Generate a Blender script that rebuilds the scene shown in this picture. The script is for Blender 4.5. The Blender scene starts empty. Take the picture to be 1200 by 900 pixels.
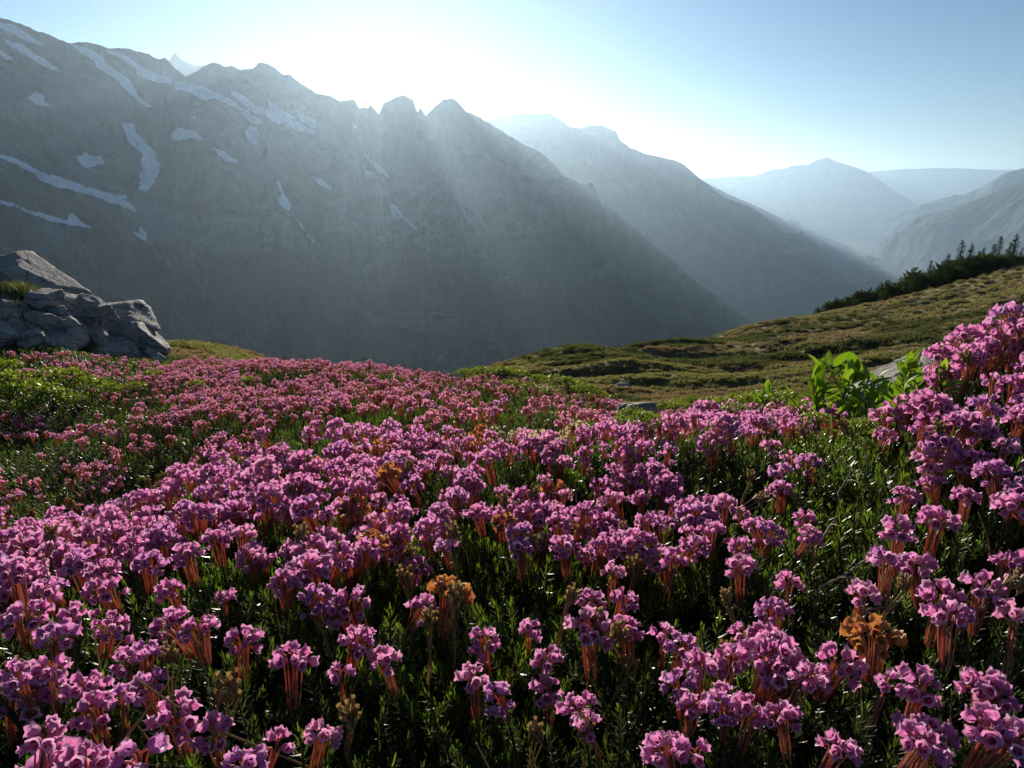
import bpy, math, random
import numpy as np
from mathutils import Vector, Matrix, Euler

# ------------------------------------------------------------------ camera, sky, sun, exposure
S = bpy.context.scene
F, PITCH = 796.0, math.radians(16.4)          # focal length in photo pixels (1200 wide), downward pitch
cam = bpy.data.objects.new('camera', bpy.data.cameras.new('camera'))
S.collection.objects.link(cam)
cam.data.sensor_width = 36; cam.data.lens = 36 * F / 1200
cam.data.clip_start = 0.02; cam.data.clip_end = 80000
cam.location = (0, 0, 0); cam.rotation_euler = (math.pi / 2 - PITCH, 0, 0)
S.camera = cam

def ray(px, py):
    """photo pixel -> horizontal azimuth (0 = +Y, + to the right) and tangent of the elevation"""
    x = np.asarray(px, float) - 600; v = 450 - np.asarray(py, float)
    y = F * math.cos(PITCH) + v * math.sin(PITCH)
    z = -F * math.sin(PITCH) + v * math.cos(PITCH)
    return np.arctan2(x, y), z / np.hypot(x, y)

def pt(px, py, r):
    a, t = ray(px, py)
    return Vector((float(r * np.sin(a)), float(r * np.cos(a)), float(r * t)))

SUN_AZ, _t = ray(440, 20); SUN_AZ = float(SUN_AZ); SUN_EL = math.atan(float(_t))
W = bpy.data.worlds.new('World'); S.world = W; W.use_nodes = True
nt = W.node_tree
sky = nt.nodes.new('ShaderNodeTexSky'); sky.sky_type = 'NISHITA'; sky.sun_disc = False
sky.sun_elevation = SUN_EL; sky.sun_rotation = SUN_AZ
sky.altitude = 1800; sky.air_density = 1.0; sky.dust_density = 0.1; sky.ozone_density = 3.0
nt.links.new(sky.outputs[0], nt.nodes['Background'].inputs[0])
nt.nodes['Background'].inputs[1].default_value = 0.05
sl = bpy.data.lights.new('sun', 'SUN'); sl.energy = 5.0; sl.angle = math.radians(0.55); sl.color = (1.0, 0.89, 0.77)
sun = bpy.data.objects.new('sun', sl); S.collection.objects.link(sun)
sd = Vector((math.sin(SUN_AZ) * math.cos(SUN_EL), math.cos(SUN_AZ) * math.cos(SUN_EL), math.sin(SUN_EL)))
sun.rotation_euler = sd.to_track_quat('Z', 'Y').to_euler()
sun.location = sd * 50
S.view_settings.view_transform = 'Standard'; S.view_settings.look = 'None'
S.view_settings.exposure = 0.84; S.view_settings.gamma = 1.0
HAZE_DENSITY, HAZE_G = 1 / 15500, 0.64
c = S.cycles
c.use_denoising = True; c.max_bounces = 7; c.diffuse_bounces = 4; c.glossy_bounces = 2
c.transmission_bounces = 4; c.volume_bounces = 1; c.transparent_max_bounces = 4
c.sample_clamp_indirect = 4.0; c.sample_clamp_direct = 0
c.use_adaptive_sampling = True; c.adaptive_threshold = 0.02
c.caustics_reflective = False; c.caustics_refractive = False

rng = np.random.default_rng(7)
random.seed(7)

# ------------------------------------------------------------------ helpers
def link(o, parent=None, **props):
    S.collection.objects.link(o)
    if parent is not None: o.parent = parent
    for k, v in props.items():
        if v is not None: o[k] = v
    return o

def mesh(name, V, Fs, mats, midx=None, smooth=True, attrs=None):
    """V (n,3); Fs: an (m,3)/(m,4) array or a list of such arrays; midx: material number per face"""
    me = bpy.data.meshes.new(name)
    V = np.asarray(V, np.float32)
    if not isinstance(Fs, (list, tuple)): Fs = [Fs]
    Fs = [np.asarray(f, np.int32) for f in Fs if len(f)]
    loops = np.concatenate([f.ravel() for f in Fs])
    tot = np.concatenate([np.full(len(f), f.shape[1], np.int32) for f in Fs])
    start = np.concatenate([[0], np.cumsum(tot)[:-1]]).astype(np.int32)
    me.vertices.add(len(V)); me.vertices.foreach_set('co', V.ravel())
    me.loops.add(len(loops)); me.loops.foreach_set('vertex_index', loops)
    me.polygons.add(len(tot)); me.polygons.foreach_set('loop_start', start); me.polygons.foreach_set('loop_total', tot)
    for m in (mats if isinstance(mats, (list, tuple)) else [mats]): me.materials.append(m)
    if midx is not None: me.polygons.foreach_set('material_index', np.asarray(midx, np.int32))
    me.update(calc_edges=True); me.validate()
    me.polygons.foreach_set('use_smooth', np.full(len(me.polygons), smooth))
    for k, v in (attrs or {}).items():
        a = me.attributes.new(k, 'FLOAT', 'POINT'); a.data.foreach_set('value', np.asarray(v, np.float32))
    return me

def grid_faces(nr, nc):
    i = np.arange(nr - 1)[:, None] * nc + np.arange(nc - 1)[None, :]
    return np.stack([i, i + 1, i + nc + 1, i + nc], -1).reshape(-1, 4)

def _hash(ix, iy, seed):
    n = (ix.astype(np.int64) * 374761393 + iy.astype(np.int64) * 668265263 + seed * 974634777) & 0xffffffff
    n = ((n ^ (n >> 13)) * 1274126177) & 0xffffffff
    return ((n ^ (n >> 16)) & 0xffff) / 65535.0

def vnoise(x, y, seed=0):
    x = np.asarray(x, float); y = np.asarray(y, float)
    ix = np.floor(x); iy = np.floor(y); fx = x - ix; fy = y - iy
    ix = ix.astype(np.int64); iy = iy.astype(np.int64)
    u = fx * fx * fx * (fx * (fx * 6 - 15) + 10); v = fy * fy * fy * (fy * (fy * 6 - 15) + 10)
    a = _hash(ix, iy, seed); b = _hash(ix + 1, iy, seed); c_ = _hash(ix, iy + 1, seed); d = _hash(ix + 1, iy + 1, seed)
    return (a * (1 - u) + b * u) * (1 - v) + (c_ * (1 - u) + d * u) * v

def fbm(x, y, o=5, seed=0, ridged=False, gain=0.5):
    s = 0; amp = 1; tot = 0; ca, sa = 0.8, 0.6
    for k in range(o):
        n = vnoise(x, y, seed + k * 17)
        if ridged: n = 1 - abs(2 * n - 1); n = n * n
        s = s + amp * n; tot += amp; amp *= gain
        x, y = 2.03 * (ca * x - sa * y), 2.03 * (sa * x + ca * y)
    return s / tot

def sstep(a, b, x):
    t = np.clip((np.asarray(x, float) - a) / (b - a), 0, 1); return t * t * (3 - 2 * t)

# ------------------------------------------------------------------ materials
class NT:
    def __init__(s, name):
        s.m = bpy.data.materials.new(name); s.m.use_nodes = True; s.t = s.m.node_tree
        s.bsdf = s.t.nodes['Principled BSDF']; s.out = s.t.nodes['Material Output']
    def n(s, typ, ins=None, **kw):
        nd = s.t.nodes.new(typ)
        for k, v in kw.items(): setattr(nd, k, v)
        for k, v in (ins or {}).items():
            if isinstance(v, bpy.types.NodeSocket): s.t.links.new(v, nd.inputs[k])
            else: nd.inputs[k].default_value = v
        return nd
    def set(s, **kw):
        for k, v in kw.items():
            k = k.replace('_', ' ')
            if isinstance(v, bpy.types.NodeSocket): s.t.links.new(v, s.bsdf.inputs[k])
            else: s.bsdf.inputs[k].default_value = v
    def noise(s, scale, detail=6, rough=0.6, vec=None, typ='FBM', dist=0.0):
        nd = s.n('ShaderNodeTexNoise', {'Scale': scale, 'Detail': detail, 'Roughness': rough, 'Distortion': dist}, noise_type=typ)
        if vec is not None: s.t.links.new(vec, nd.inputs['Vector'])
        return nd.outputs[0]
    def ramp(s, fac, stops):
        r = s.n('ShaderNodeValToRGB', {0: fac}); el = r.color_ramp.elements
        while len(el) < len(stops): el.new(0.5)
        for e, (p, col) in zip(el, stops): e.position = p; e.color = (*col, 1) if len(col) == 3 else col
        return r.outputs[0]
    def mix(s, fac, a, b):
        nd = s.n('ShaderNodeMix', data_type='RGBA')
        for sock, v in ((nd.inputs[0], fac), (nd.inputs[6], a), (nd.inputs[7], b)):
            if isinstance(v, bpy.types.NodeSocket): s.t.links.new(v, sock)
            else: sock.default_value = (*v, 1) if isinstance(v, tuple) and len(v) == 3 else v
        return nd.outputs[2]
    def math(s, op, a, b=0.0, c=None):
        ins = {0: a, 1: b}
        if c is not None: ins[2] = c
        return s.n('ShaderNodeMath', ins, operation=op).outputs[0]
    def attr(s, name): return s.n('ShaderNodeAttribute', attribute_name=name).outputs['Fac']
    def pos(s): return s.n('ShaderNodeNewGeometry').outputs['Position']
    def obj(s): return s.n('ShaderNodeTexCoord').outputs['Object']
    def rnd(s): return s.n('ShaderNodeObjectInfo').outputs['Random']
    def bump(s, h, strength=0.5, dist=1.0):
        b = s.n('ShaderNodeBump', {'Height': h, 'Strength': strength, 'Distance': dist})
        s.t.links.new(b.outputs[0], s.bsdf.inputs['Normal']); return b

def leaf_mat(name, cols, trans, rough=0.45, tmul=0.5, spec=0.5, island=True, mottle=0.0):
    """thin translucent tissue: colour ramp over a random number, light passing through in colour `trans`"""
    m = NT(name)
    src = m.n('ShaderNodeNewGeometry').outputs['Random Per Island'] if island else m.rnd()
    r = m.math('FRACT', m.math('ADD', src, m.math('MULTIPLY', m.rnd(), 3.7)))
    k = len(cols) - 1
    col = m.ramp(r, [(i / max(k, 1), cc) for i, cc in enumerate(cols)]) if k else None
    if col is None:
        col = m.n('ShaderNodeRGB').outputs[0]; col.default_value = (*cols[0], 1)
    if mottle:
        nz = m.noise(mottle, 3, 0.6, m.pos())
        col = m.mix(m.ramp(nz, [(.35, (0, 0, 0)), (.68, (.75, .75, .75))]), col, tuple(min(1, x * .35 + y) for x, y in zip(cols[-1], (.36, .26, .34))))
    m.set(Base_Color=col, Roughness=rough, Specular_IOR_Level=spec)
    tr = m.n('ShaderNodeBsdfTranslucent')
    tc = m.n('ShaderNodeMix', {0: 1.0}, data_type='RGBA', blend_type='MULTIPLY')
    m.t.links.new(col, tc.inputs[6]); tc.inputs[7].default_value = (*trans, 1)
    m.t.links.new(tc.outputs[2], tr.inputs[0])
    mx = m.n('ShaderNodeMixShader', {0: tmul, 1: m.bsdf.outputs[0], 2: tr.outputs[0]})
    m.t.links.new(mx.outputs[0], m.out.inputs[0])
    return m.m

# mountain rock: grey-brown rock, dark forest low down, snow where the snow attribute says
def mountain_mat(name, s, rock_a, rock_b, forest, tree_z, tree_w, snow=False, patch=None):
    m = NT(name)
    p = m.pos()
    mp = m.n('ShaderNodeMapping', {'Vector': p}); mp.inputs['Scale'].default_value = (s, s, s * 0.6)
    n1 = m.noise(1.0, 8, 0.62, mp.outputs[0], dist=0.4)
    n2 = m.noise(4.3, 8, 0.68, mp.outputs[0])
    col = m.mix(m.ramp(n1, [(0.35, (0, 0, 0)), (0.65, (1, 1, 1))]), rock_a, rock_b)
    z = m.n('ShaderNodeSeparateXYZ', {0: p}).outputs[2]
    h = m.math('ADD', z, m.math('MULTIPLY', m.math('SUBTRACT', n1, 0.5), 2.6 * tree_w))
    h = m.math('ADD', h, m.math('MULTIPLY', m.math('SUBTRACT', n2, 0.5), 1.2 * tree_w))
    f = m.n('ShaderNodeMapRange', {'Value': h, 'From Min': tree_z + tree_w * .3, 'From Max': tree_z - tree_w * .3}).outputs[0]
    fcol = m.mix(m.ramp(n2, [(0.4, (0, 0, 0)), (0.6, (1, 1, 1))]), forest, tuple(x * 1.7 for x in forest))
    col = m.mix(f, col, fcol)
    big = m.n('ShaderNodeMapping', {'Vector': p}); big.inputs['Scale'].default_value = (s * .32, s * .5, s * .9); big.inputs['Rotation'].default_value = (0, .5, .6)
    nb = m.noise(1.0, 7, 0.66, big.outputs[0], dist=1.2)
    col = m.mix(m.ramp(nb, [(.50, (0, 0, 0)), (.60, (.7, .7, .7))]), col, forest)
    col = m.mix(m.ramp(nb, [(.34, (.55, .55, .55)), (.44, (0, 0, 0))]), col, tuple(x * 1.25 for x in rock_b))
    if snow:
        sn = m.math('ADD', m.attr('snow'), m.math('MULTIPLY', m.math('SUBTRACT', n2, 0.5), 1.2))
        sf = m.ramp(sn, [(0.50, (0, 0, 0)), (0.55, (1, 1, 1))])
        col = m.mix(sf, col, (0.86, 0.88, 0.92))
    m.set(Base_Color=col, Roughness=0.95, Specular_IOR_Level=0.1)
    m.bump(m.math('ADD', n2, m.math('MULTIPLY', n1, 2.0)), 0.9, 0.30 / s * 0.2)
    return m.m

# ------------------------------------------------------------------ haze over the whole place
def make_haze():
    R, top, bot = 21000, 560, -740
    Vv = [(x, y, z) for z in (bot, top) for x, y in ((-R, -R), (R, -R), (R, R), (-R, R))]
    Ff = [(3, 2, 1, 0), (4, 5, 6, 7), (0, 1, 5, 4), (1, 2, 6, 5), (2, 3, 7, 6), (3, 0, 4, 7)]
    m = bpy.data.materials.new('haze'); m.use_nodes = True; t = m.node_tree
    t.nodes.remove(t.nodes['Principled BSDF'])
    v = t.nodes.new('ShaderNodeVolumePrincipled')
    v.inputs['Color'].default_value = (0.53, 0.75, 0.94, 1); v.inputs['Density'].default_value = HAZE_DENSITY
    v.inputs['Anisotropy'].default_value = HAZE_G
    t.links.new(v.outputs[0], t.nodes['Material Output'].inputs['Volume'])
    link(bpy.data.objects.new('haze', mesh('haze', Vv, [Ff], m, smooth=False)), kind='stuff',
         label='pale blue haze filling the valley air', category='haze')
make_haze()

# ------------------------------------------------------------------ near terrain as a surface through sighted points
CTRL = [  # photo pixel of a point of the plant canopy or meadow and its distance over the ground
 (0,900,.26),(0,800,.38),(0,700,.52),(0,640,.72),(0,605,.95),(0,640,1.5),(0,600,2.2),(0,540,2.8),(0,480,3.6),(0,440,4.4),(0,404,5.2),(0,385,6.2),(0,390,8),(0,420,13),(0,470,22),
 (200,900,.25),(200,800,.34),(200,700,.46),(200,600,.68),(200,565,.85),(200,550,1.05),(200,575,1.5),(200,550,2.0),(200,505,2.6),(200,462,3.3),(200,438,4.0),(200,424,4.7),(200,424,6),(200,424,9),(240,407,13),(235,430,20),
 (400,900,.25),(400,800,.33),(400,700,.43),(400,600,.62),(400,540,.85),(400,505,1.1),(400,508,1.4),(400,480,2.0),(400,450,2.8),(400,424,3.8),(400,450,6),(400,480,12),(400,520,30),
 (520,520,1.0),(520,480,1.7),(520,452,2.6),(520,438,3.4),(520,460,6),(520,500,12),(540,455,30),(520,480,60),
 (600,900,.25),(600,800,.33),(600,700,.43),(600,600,.62),(600,540,.82),(600,500,1.15),(600,472,1.8),(600,450,2.8),(600,470,5),(600,480,10),(605,434,28),(600,470,45),
 (700,900,.25),(700,800,.33),(700,700,.43),(700,600,.6),(700,540,.78),(700,505,1.0),(700,486,1.4),(700,468,2.2),(700,480,4),(700,500,9),(700,465,18),(700,440,24),(690,413,32),(660,418,30),(640,428,29),(700,440,42),(700,470,60),
 (780,404,42),(780,430,30),(780,465,18),
 (850,900,.26),(850,800,.33),(850,700,.43),(850,600,.58),(850,540,.72),(850,500,.95),(850,480,1.3),(850,505,3),(850,520,8),(850,450,22),(850,420,35),(850,400,48),(870,387,65),(860,420,90),
 (1000,900,.27),(1000,800,.33),(1000,700,.42),(1000,600,.55),(1000,535,.68),(1000,485,.9),(1000,462,1.2),(1000,500,3),(1000,500,8),(1000,430,24),(1000,400,38),(1000,378,58),(960,371,72),(1000,364,80),(1000,400,110),
 (1100,341,83),(1100,365,60),(1100,400,33),(1100,385,120),
 (1200,900,.3),(1200,800,.36),(1200,700,.44),(1200,600,.53),(1200,500,.66),(1200,418,.8),(1200,390,.95),(1200,440,1.5),(1200,480,4),(1200,470,10),(1200,390,30),(1200,345,50),(1200,309,85),(1200,330,120),
 (1400,900,.34),(1400,700,.48),(1400,500,.7),(1400,372,.95),(1400,440,2),(1400,470,10),(1400,350,40),(1400,270,85),(1400,290,130),
 (-200,900,.34),(-200,700,.6),(-200,600,1.0),(-200,600,2.2),(-200,480,3.8),(-200,400,5.2),(-200,330,7),(-200,350,12),(-200,420,25)]
_c = np.array(CTRL, float)
_a, _t = ray(_c[:, 0], _c[:, 1])
_P = np.stack([_a * 1.7, np.log(_c[:, 2])], 1)
def _kern(d2): return np.where(d2 > 0, 0.5 * d2 * np.log(d2 + 1e-12), 0)
def _fit():
    n = len(_P); d2 = ((_P[:, None] - _P[None]) ** 2).sum(-1)
    A = np.zeros((n + 3, n + 3)); A[:n, :n] = _kern(d2) + np.eye(n) * 0.0008
    A[:n, n] = 1; A[:n, n + 1:] = _P; A[n:, :n] = A[:n, n:].T
    return np.linalg.solve(A, np.concatenate([_t, [0, 0, 0]]))
_Wt = _fit()
def canopy(x, y):
    """height of the top of the plant cover (bare ground height beyond 12 m)"""
    x = np.asarray(x, float); y = np.asarray(y, float); sh = x.shape
    x = x.ravel(); y = y.ravel()
    r = np.hypot(x, y); az = np.arctan2(x, y)
    ac = np.clip(az, -0.80, 0.80); rc = np.clip(r, 0.24, 130)
    out = np.empty(len(x)); n = len(_P)
    for s in range(0, len(x), 60000):
        q = np.stack([ac[s:s + 60000] * 1.7, np.log(rc[s:s + 60000])], 1)
        d2 = ((q[:, None] - _P[None]) ** 2).sum(-1)
        out[s:s + 60000] = _kern(d2) @ _Wt[:n] + _Wt[n] + q @ _Wt[n + 1:]
    z = out * rc
    # sides and back of the viewpoint settle to a plain slope
    side = sstep(0.8, 1.5, np.abs(az))
    z = z * (1 - side) + side * (-0.30 - 0.10 * np.minimum(r, 100))
    z = z + sstep(0.2, 0.8, r) * (1 - sstep(8, 20, r)) * (fbm(x * 2.6, y * 2.6, 4, 3) - 0.5) * 0.13
    mead = sstep(9, 22, r) * (1 - sstep(150, 300, r))
    z = z + mead * ((fbm(x * .10, y * .26, 4, 11) - .5) * 1.6 + (fbm(x * .45, y * 1.0, 4, 21) - .5) * 0.30)
    far = sstep(100, 150, r)
    zf = np.maximum(-40 - 0.78 * (r - 110), -700 + (fbm(x / 900, y / 900, 4, 5) - .5) * 120 * sstep(900, 2000, r))
    return (z * (1 - far) + zf * far).reshape(sh)
def cover_h(r): return 0.135 * (1 - sstep(7, 12, r))
def ground_z(x, y): return canopy(x, y) - cover_h(np.hypot(x, y))

def make_ground():
    lr = [math.log(0.08)]
    while lr[-1] < math.log(20500):
        r = math.exp(lr[-1]); lr.append(lr[-1] + (0.009 if 17 < r < 130 else 0.022 if r < 17 else 0.05))
    r = np.exp(np.array(lr))
    az = np.concatenate([np.linspace(-math.pi, -0.8, 50, endpoint=False), np.linspace(-0.8, 0.8, 560, endpoint=False), np.linspace(0.8, math.pi, 51)])
    R, A = np.meshgrid(r, az, indexing='ij')
    X, Y = R * np.sin(A), R * np.cos(A); Z = ground_z(X, Y)
    V = np.stack([X, Y, Z], -1).reshape(-1, 3)
    m = NT('ground')
    p = m.pos(); d = m.n('ShaderNodeVectorMath', {0: p}, operation='LENGTH').outputs['Value']
    mp = m.n('ShaderNodeMapping', {'Vector': p}); mp.inputs['Scale'].default_value = (0.13, 0.26, 0.3)
    n1 = m.noise(1.0, 5, 0.6, mp.outputs[0], dist=0.5); n2 = m.noise(6.5, 6, 0.7, mp.outputs[0])
    n3 = m.noise(60, 5, 0.7, p)
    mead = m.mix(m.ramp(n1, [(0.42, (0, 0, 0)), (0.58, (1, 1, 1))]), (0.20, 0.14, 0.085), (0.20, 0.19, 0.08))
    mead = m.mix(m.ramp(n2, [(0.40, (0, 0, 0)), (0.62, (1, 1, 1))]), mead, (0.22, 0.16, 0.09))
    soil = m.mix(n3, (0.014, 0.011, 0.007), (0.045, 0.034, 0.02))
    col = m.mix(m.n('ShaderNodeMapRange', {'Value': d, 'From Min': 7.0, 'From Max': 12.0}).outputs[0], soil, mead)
    forest = m.mix(m.noise(0.02, 6, 0.7, p), (0.012, 0.022, 0.012), (0.04, 0.05, 0.03))
    col = m.mix(m.n('ShaderNodeMapRange', {'Value': d, 'From Min': 120.0, 'From Max': 160.0}).outputs[0], col, forest)
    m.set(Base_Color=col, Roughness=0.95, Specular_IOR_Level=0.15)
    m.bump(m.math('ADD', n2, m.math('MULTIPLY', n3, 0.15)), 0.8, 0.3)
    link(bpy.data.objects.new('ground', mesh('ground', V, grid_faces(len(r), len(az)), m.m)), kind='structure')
make_ground()

# ------------------------------------------------------------------ mountains
SNOW = [  # outlines of the snow fields on the near ridge, sighted in the photo
 [(0,25),(20,32),(50,50),(52,55),(25,46),(0,32)],
 [(2,43),(30,55),(60,75),(76,84),(60,82),(35,68),(10,52)],
 [(0,57),(18,70),(10,70),(0,62)],
 [(82,50),(100,56),(120,66),(124,75),(150,92),(165,115),(182,128),(170,125),(152,108),(140,95),(112,80),(110,72),(95,62)],
 [(115,55),(150,66),(170,80),(200,92),(215,96),(248,106),(270,118),(300,134),(312,147),(295,145),(280,130),(250,115),(240,118),(212,104),(205,100),(185,97),(160,88),(158,80),(140,68)],
 [(264,103),(285,112),(300,122),(330,135),(365,150),(372,157),(345,152),(315,138),(290,126)],
 [(315,118),(330,128),(345,140),(330,140),(318,130)],[(345,130),(368,140),(372,150),(352,142)],
 [(32,115),(42,108),(50,112),(52,120),(64,127),(45,124)],
 [(139,146),(146,144),(156,144),(158,156),(170,170),(183,178),(184,188),(185,200),(181,215),(168,224),(159,220),(165,212),(164,205),(168,200),(166,190),(168,182),(155,172),(147,163)],
 [(202,158),(208,150),(225,153),(238,160),(240,165),(222,161),(206,167)],
 [(88,182),(100,178),(106,183),(118,185),(122,192),(96,196)],
 [(0,179),(25,188),(55,203),(100,218),(130,228),(155,240),(163,250),(140,242),(105,228),(70,220),(44,210),(42,204),(20,192),(0,185)],
 [(0,235),(30,243),(78,257),(85,249),(92,258),(110,270),(90,266),(60,259),(25,246),(0,239)],
 [(153,270),(163,272),(164,263),(171,272),(172,283),(165,280)],
 [(247,172),(262,177),(268,183),(280,190),(278,193),(266,190)],
 [(287,155),(300,148),(306,163),(300,171),(290,165)],
 [(321,212),(328,211),(333,225),(342,240),(340,248),(328,243),(326,235),(331,228),(326,220)],
 [(340,244),(345,250),(356,268),(368,284),(366,284),(352,266)],
 [(366,208),(378,211),(390,222),(386,223),(372,216)],
 [(455,239),(464,241),(474,252),(484,262),(489,271),(478,264),(470,257),(465,259),(459,248)],
 [(425,180),(440,190),(452,200),(458,208),(448,204),(438,196)],[(427,200),(436,203),(436,207),(429,204)],
 [(410,138),(418,150),(415,152)],[(136,228),(148,229),(148,232),(137,231)],[(225,137),(231,139),(228,141)]]
def poly_sd(px, py, poly):
    """signed distance in pixels to a polygon, positive inside"""
    d = np.full(px.shape, 1e9); ins = np.zeros(px.shape, bool); n = len(poly)
    for i in range(n):
        x1, y1 = poly[i]; x2, y2 = poly[(i + 1) % n]
        ex, ey = x2 - x1, y2 - y1
        t = np.clip(((px - x1) * ex + (py - y1) * ey) / (ex * ex + ey * ey + 1e-9), 0, 1)
        d = np.minimum(d, np.hypot(px - x1 - t * ex, py - y1 - t * ey))
        c1 = (y1 > py) != (y2 > py)
        with np.errstate(divide='ignore', invalid='ignore'):
            ins ^= c1 & (px < (x2 - x1) * (py - y1) / (y2 - y1 if y2 != y1 else 1e-9) + x1)
    return np.where(ins, d, -d)

def mountain(name, crest, slope, base, mat, relief, wl, nc=500, nr=200, seed=0, back=1.0, snow=False, rough=1.2, depth=None):
    """a ridge: its crest runs through sighted points at their own distances; the flank falls towards us, the back away from us.
    wl: wavelength of the main gullies in metres, relief: their depth"""
    cr = np.array(crest, float)
    s = np.linspace(0, len(cr) - 1, nc)
    seg = np.concatenate([[0], np.cumsum(np.hypot(np.diff(cr[:, 0]), np.diff(cr[:, 1])) + 1)])
    u = np.linspace(0, seg[-1], nc)
    cx = np.interp(u, seg, cr[:, 0]); cy = np.interp(u, seg, cr[:, 1]); D = np.interp(u, seg, cr[:, 2])
    cy = cy + (fbm(cx / 14, cx * 0, 5, seed + 50, gain=.6) - .5) * rough * 3.2
    a, t = ray(cx, cy)
    zc = D * t
    run = (zc - base) / slope
    v = np.concatenate([np.linspace(-1, 0, 40, endpoint=False), np.linspace(0, 1, nr) ** 1.25])   # -1 back foot .. 0 crest .. 1 front foot
    VV, _ = np.meshgrid(v, u, indexing='ij')
    front = VV >= 0
    R = np.where(front, D - VV * run, D - VV * run * back * .8)
    # the flank starts steep under the crest and eases towards the foot
    k = np.abs(VV)
    Z = base + (zc - base) * ((1 - k) ** 1.15)
    A = np.broadcast_to(a, VV.shape)
    X, Y = R * np.sin(A), R * np.cos(A)
    amp = relief * (.12 * np.clip(k * 60, 0, 1) + .88 * np.clip(k * 9, 0, 1) ** 1.2) * (1 - .5 * k)
    # gullies run obliquely down the flank
    ca, sa = math.cos(0.5), math.sin(0.5)
    G1, G2 = (X * ca + Y * sa) / wl, (-X * sa + Y * ca) / (wl * 2.3)
    Z = Z + amp * (fbm(G1, G2, 7, seed, True, .55) - .45) * 1.8 + amp * .5 * (fbm(X / wl * 3.1, Y / wl * 3.1, 5, seed + 9) - .5)
    Zr = Z + 0
    attrs = {}
    if snow:
        w = (fbm(X / 60, Y / 60, 4, 31) - .5)
        cp, sp = math.cos(PITCH), math.sin(PITCH)
        yc = Y * cp - Zr * sp; zc_ = Y * sp + Zr * cp
        px = 600 + F * X / yc + w * 7; py = 450 - F * zc_ / yc + (fbm(X / 45, Y / 45, 4, 77) - .5) * 7
        sd_ = np.full(px.shape, -50.0)
        for poly in SNOW: sd_ = np.maximum(sd_, poly_sd(px, py, poly))
        attrs['snow'] = np.where(front, np.clip(0.5 + sd_ / 5.0, 0, 1), 0).ravel()
    V = np.stack([X, Y, Z], -1).reshape(-1, 3)
    fs = grid_faces(len(v), nc)
    return link(bpy.data.objects.new(name, mesh(name, V, fs, mat, attrs=attrs)), kind='structure')

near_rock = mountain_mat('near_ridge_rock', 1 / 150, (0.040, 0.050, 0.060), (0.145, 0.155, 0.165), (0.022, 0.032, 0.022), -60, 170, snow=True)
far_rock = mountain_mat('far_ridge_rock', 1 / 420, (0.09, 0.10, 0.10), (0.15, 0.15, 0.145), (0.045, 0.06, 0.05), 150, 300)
mountain('near_mountain', [(-520,-150,1100),(-300,-90,1200),(-120,-20,1400),(0,20,1550),(30,30,1600),(80,51,1680),(100,50,1700),(116,53,1720),(130,56,1740),(145,56,1760),(160,60,1780),(175,63,1790),
  (187,69,1800),(193,67,1800),(205,79,1830),(218,89,1850),(228,84,1870),(240,76,1890),(250,73,1900),(262,77,1910),(270,76,1920),(283,82,1930),(296,80,1950),(303,74,1950),(312,75,1960),(322,80,1960),(333,89,1970),(340,88,1980),(352,97,2000),(368,109,2020),
  (385,113,2040),(398,117,2060),(415,117,2080),(421,127,2090),(431,127,2100),(434,123,2100),(437,126,2100),(444,134,2100),(449,121,2110),(459,117,2120),(466,113,2120),(474,112,2130),(484,117,2140),(489,131,2150),(493,126,2150),(499,136,2160),(511,124,2180),(520,117,2190),(530,115,2200),(537,119,2210),(546,130,2220),
  (560,135,2240),(575,144,2260),(600,161,2290),(630,177,2320),(646,190,2340),(665,212,2360),(690,222,2390),(700,234,2400),(720,249,2420),(745,267,2450),(770,290,2480),(800,316,2500),(830,340,2530),(860,362,2560),(888,384,2590),(930,420,2640),(1000,470,2700)],
  0.80, -700, near_rock, 190, 380, nc=1150, nr=420, seed=4, snow=True, rough=1.7)
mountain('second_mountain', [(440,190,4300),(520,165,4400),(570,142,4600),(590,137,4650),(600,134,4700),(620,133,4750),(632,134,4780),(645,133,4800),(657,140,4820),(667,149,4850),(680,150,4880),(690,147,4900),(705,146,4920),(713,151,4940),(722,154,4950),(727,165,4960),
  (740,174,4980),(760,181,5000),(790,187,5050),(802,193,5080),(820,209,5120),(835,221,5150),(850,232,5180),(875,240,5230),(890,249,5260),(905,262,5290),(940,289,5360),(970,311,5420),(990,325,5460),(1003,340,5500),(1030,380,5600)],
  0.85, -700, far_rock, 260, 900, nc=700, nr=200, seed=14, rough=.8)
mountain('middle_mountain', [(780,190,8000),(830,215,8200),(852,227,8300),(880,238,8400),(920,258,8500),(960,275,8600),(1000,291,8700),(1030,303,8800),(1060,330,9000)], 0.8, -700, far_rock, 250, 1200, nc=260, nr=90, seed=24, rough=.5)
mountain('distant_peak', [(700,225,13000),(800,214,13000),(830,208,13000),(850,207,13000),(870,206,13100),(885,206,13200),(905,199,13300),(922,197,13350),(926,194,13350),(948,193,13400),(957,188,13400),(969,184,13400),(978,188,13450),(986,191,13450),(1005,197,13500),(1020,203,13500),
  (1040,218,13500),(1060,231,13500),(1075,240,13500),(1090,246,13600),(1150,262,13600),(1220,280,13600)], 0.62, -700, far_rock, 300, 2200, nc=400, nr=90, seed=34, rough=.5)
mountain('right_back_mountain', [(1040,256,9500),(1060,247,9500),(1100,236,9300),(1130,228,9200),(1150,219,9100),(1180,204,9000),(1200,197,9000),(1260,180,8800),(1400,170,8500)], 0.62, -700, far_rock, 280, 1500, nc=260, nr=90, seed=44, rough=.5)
mountain('right_front_mountain', [(1010,330,7000),(1022,312,6900),(1035,297,6800),(1058,276,6700),(1070,266,6650),(1090,255,6600),(1130,239,6500),(1165,226,6400),(1200,213,6300),(1280,190,6000),(1420,170,5600)], 0.75, -700, far_rock, 280, 1300, nc=300, nr=120, seed=54, rough=.6)
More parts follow.
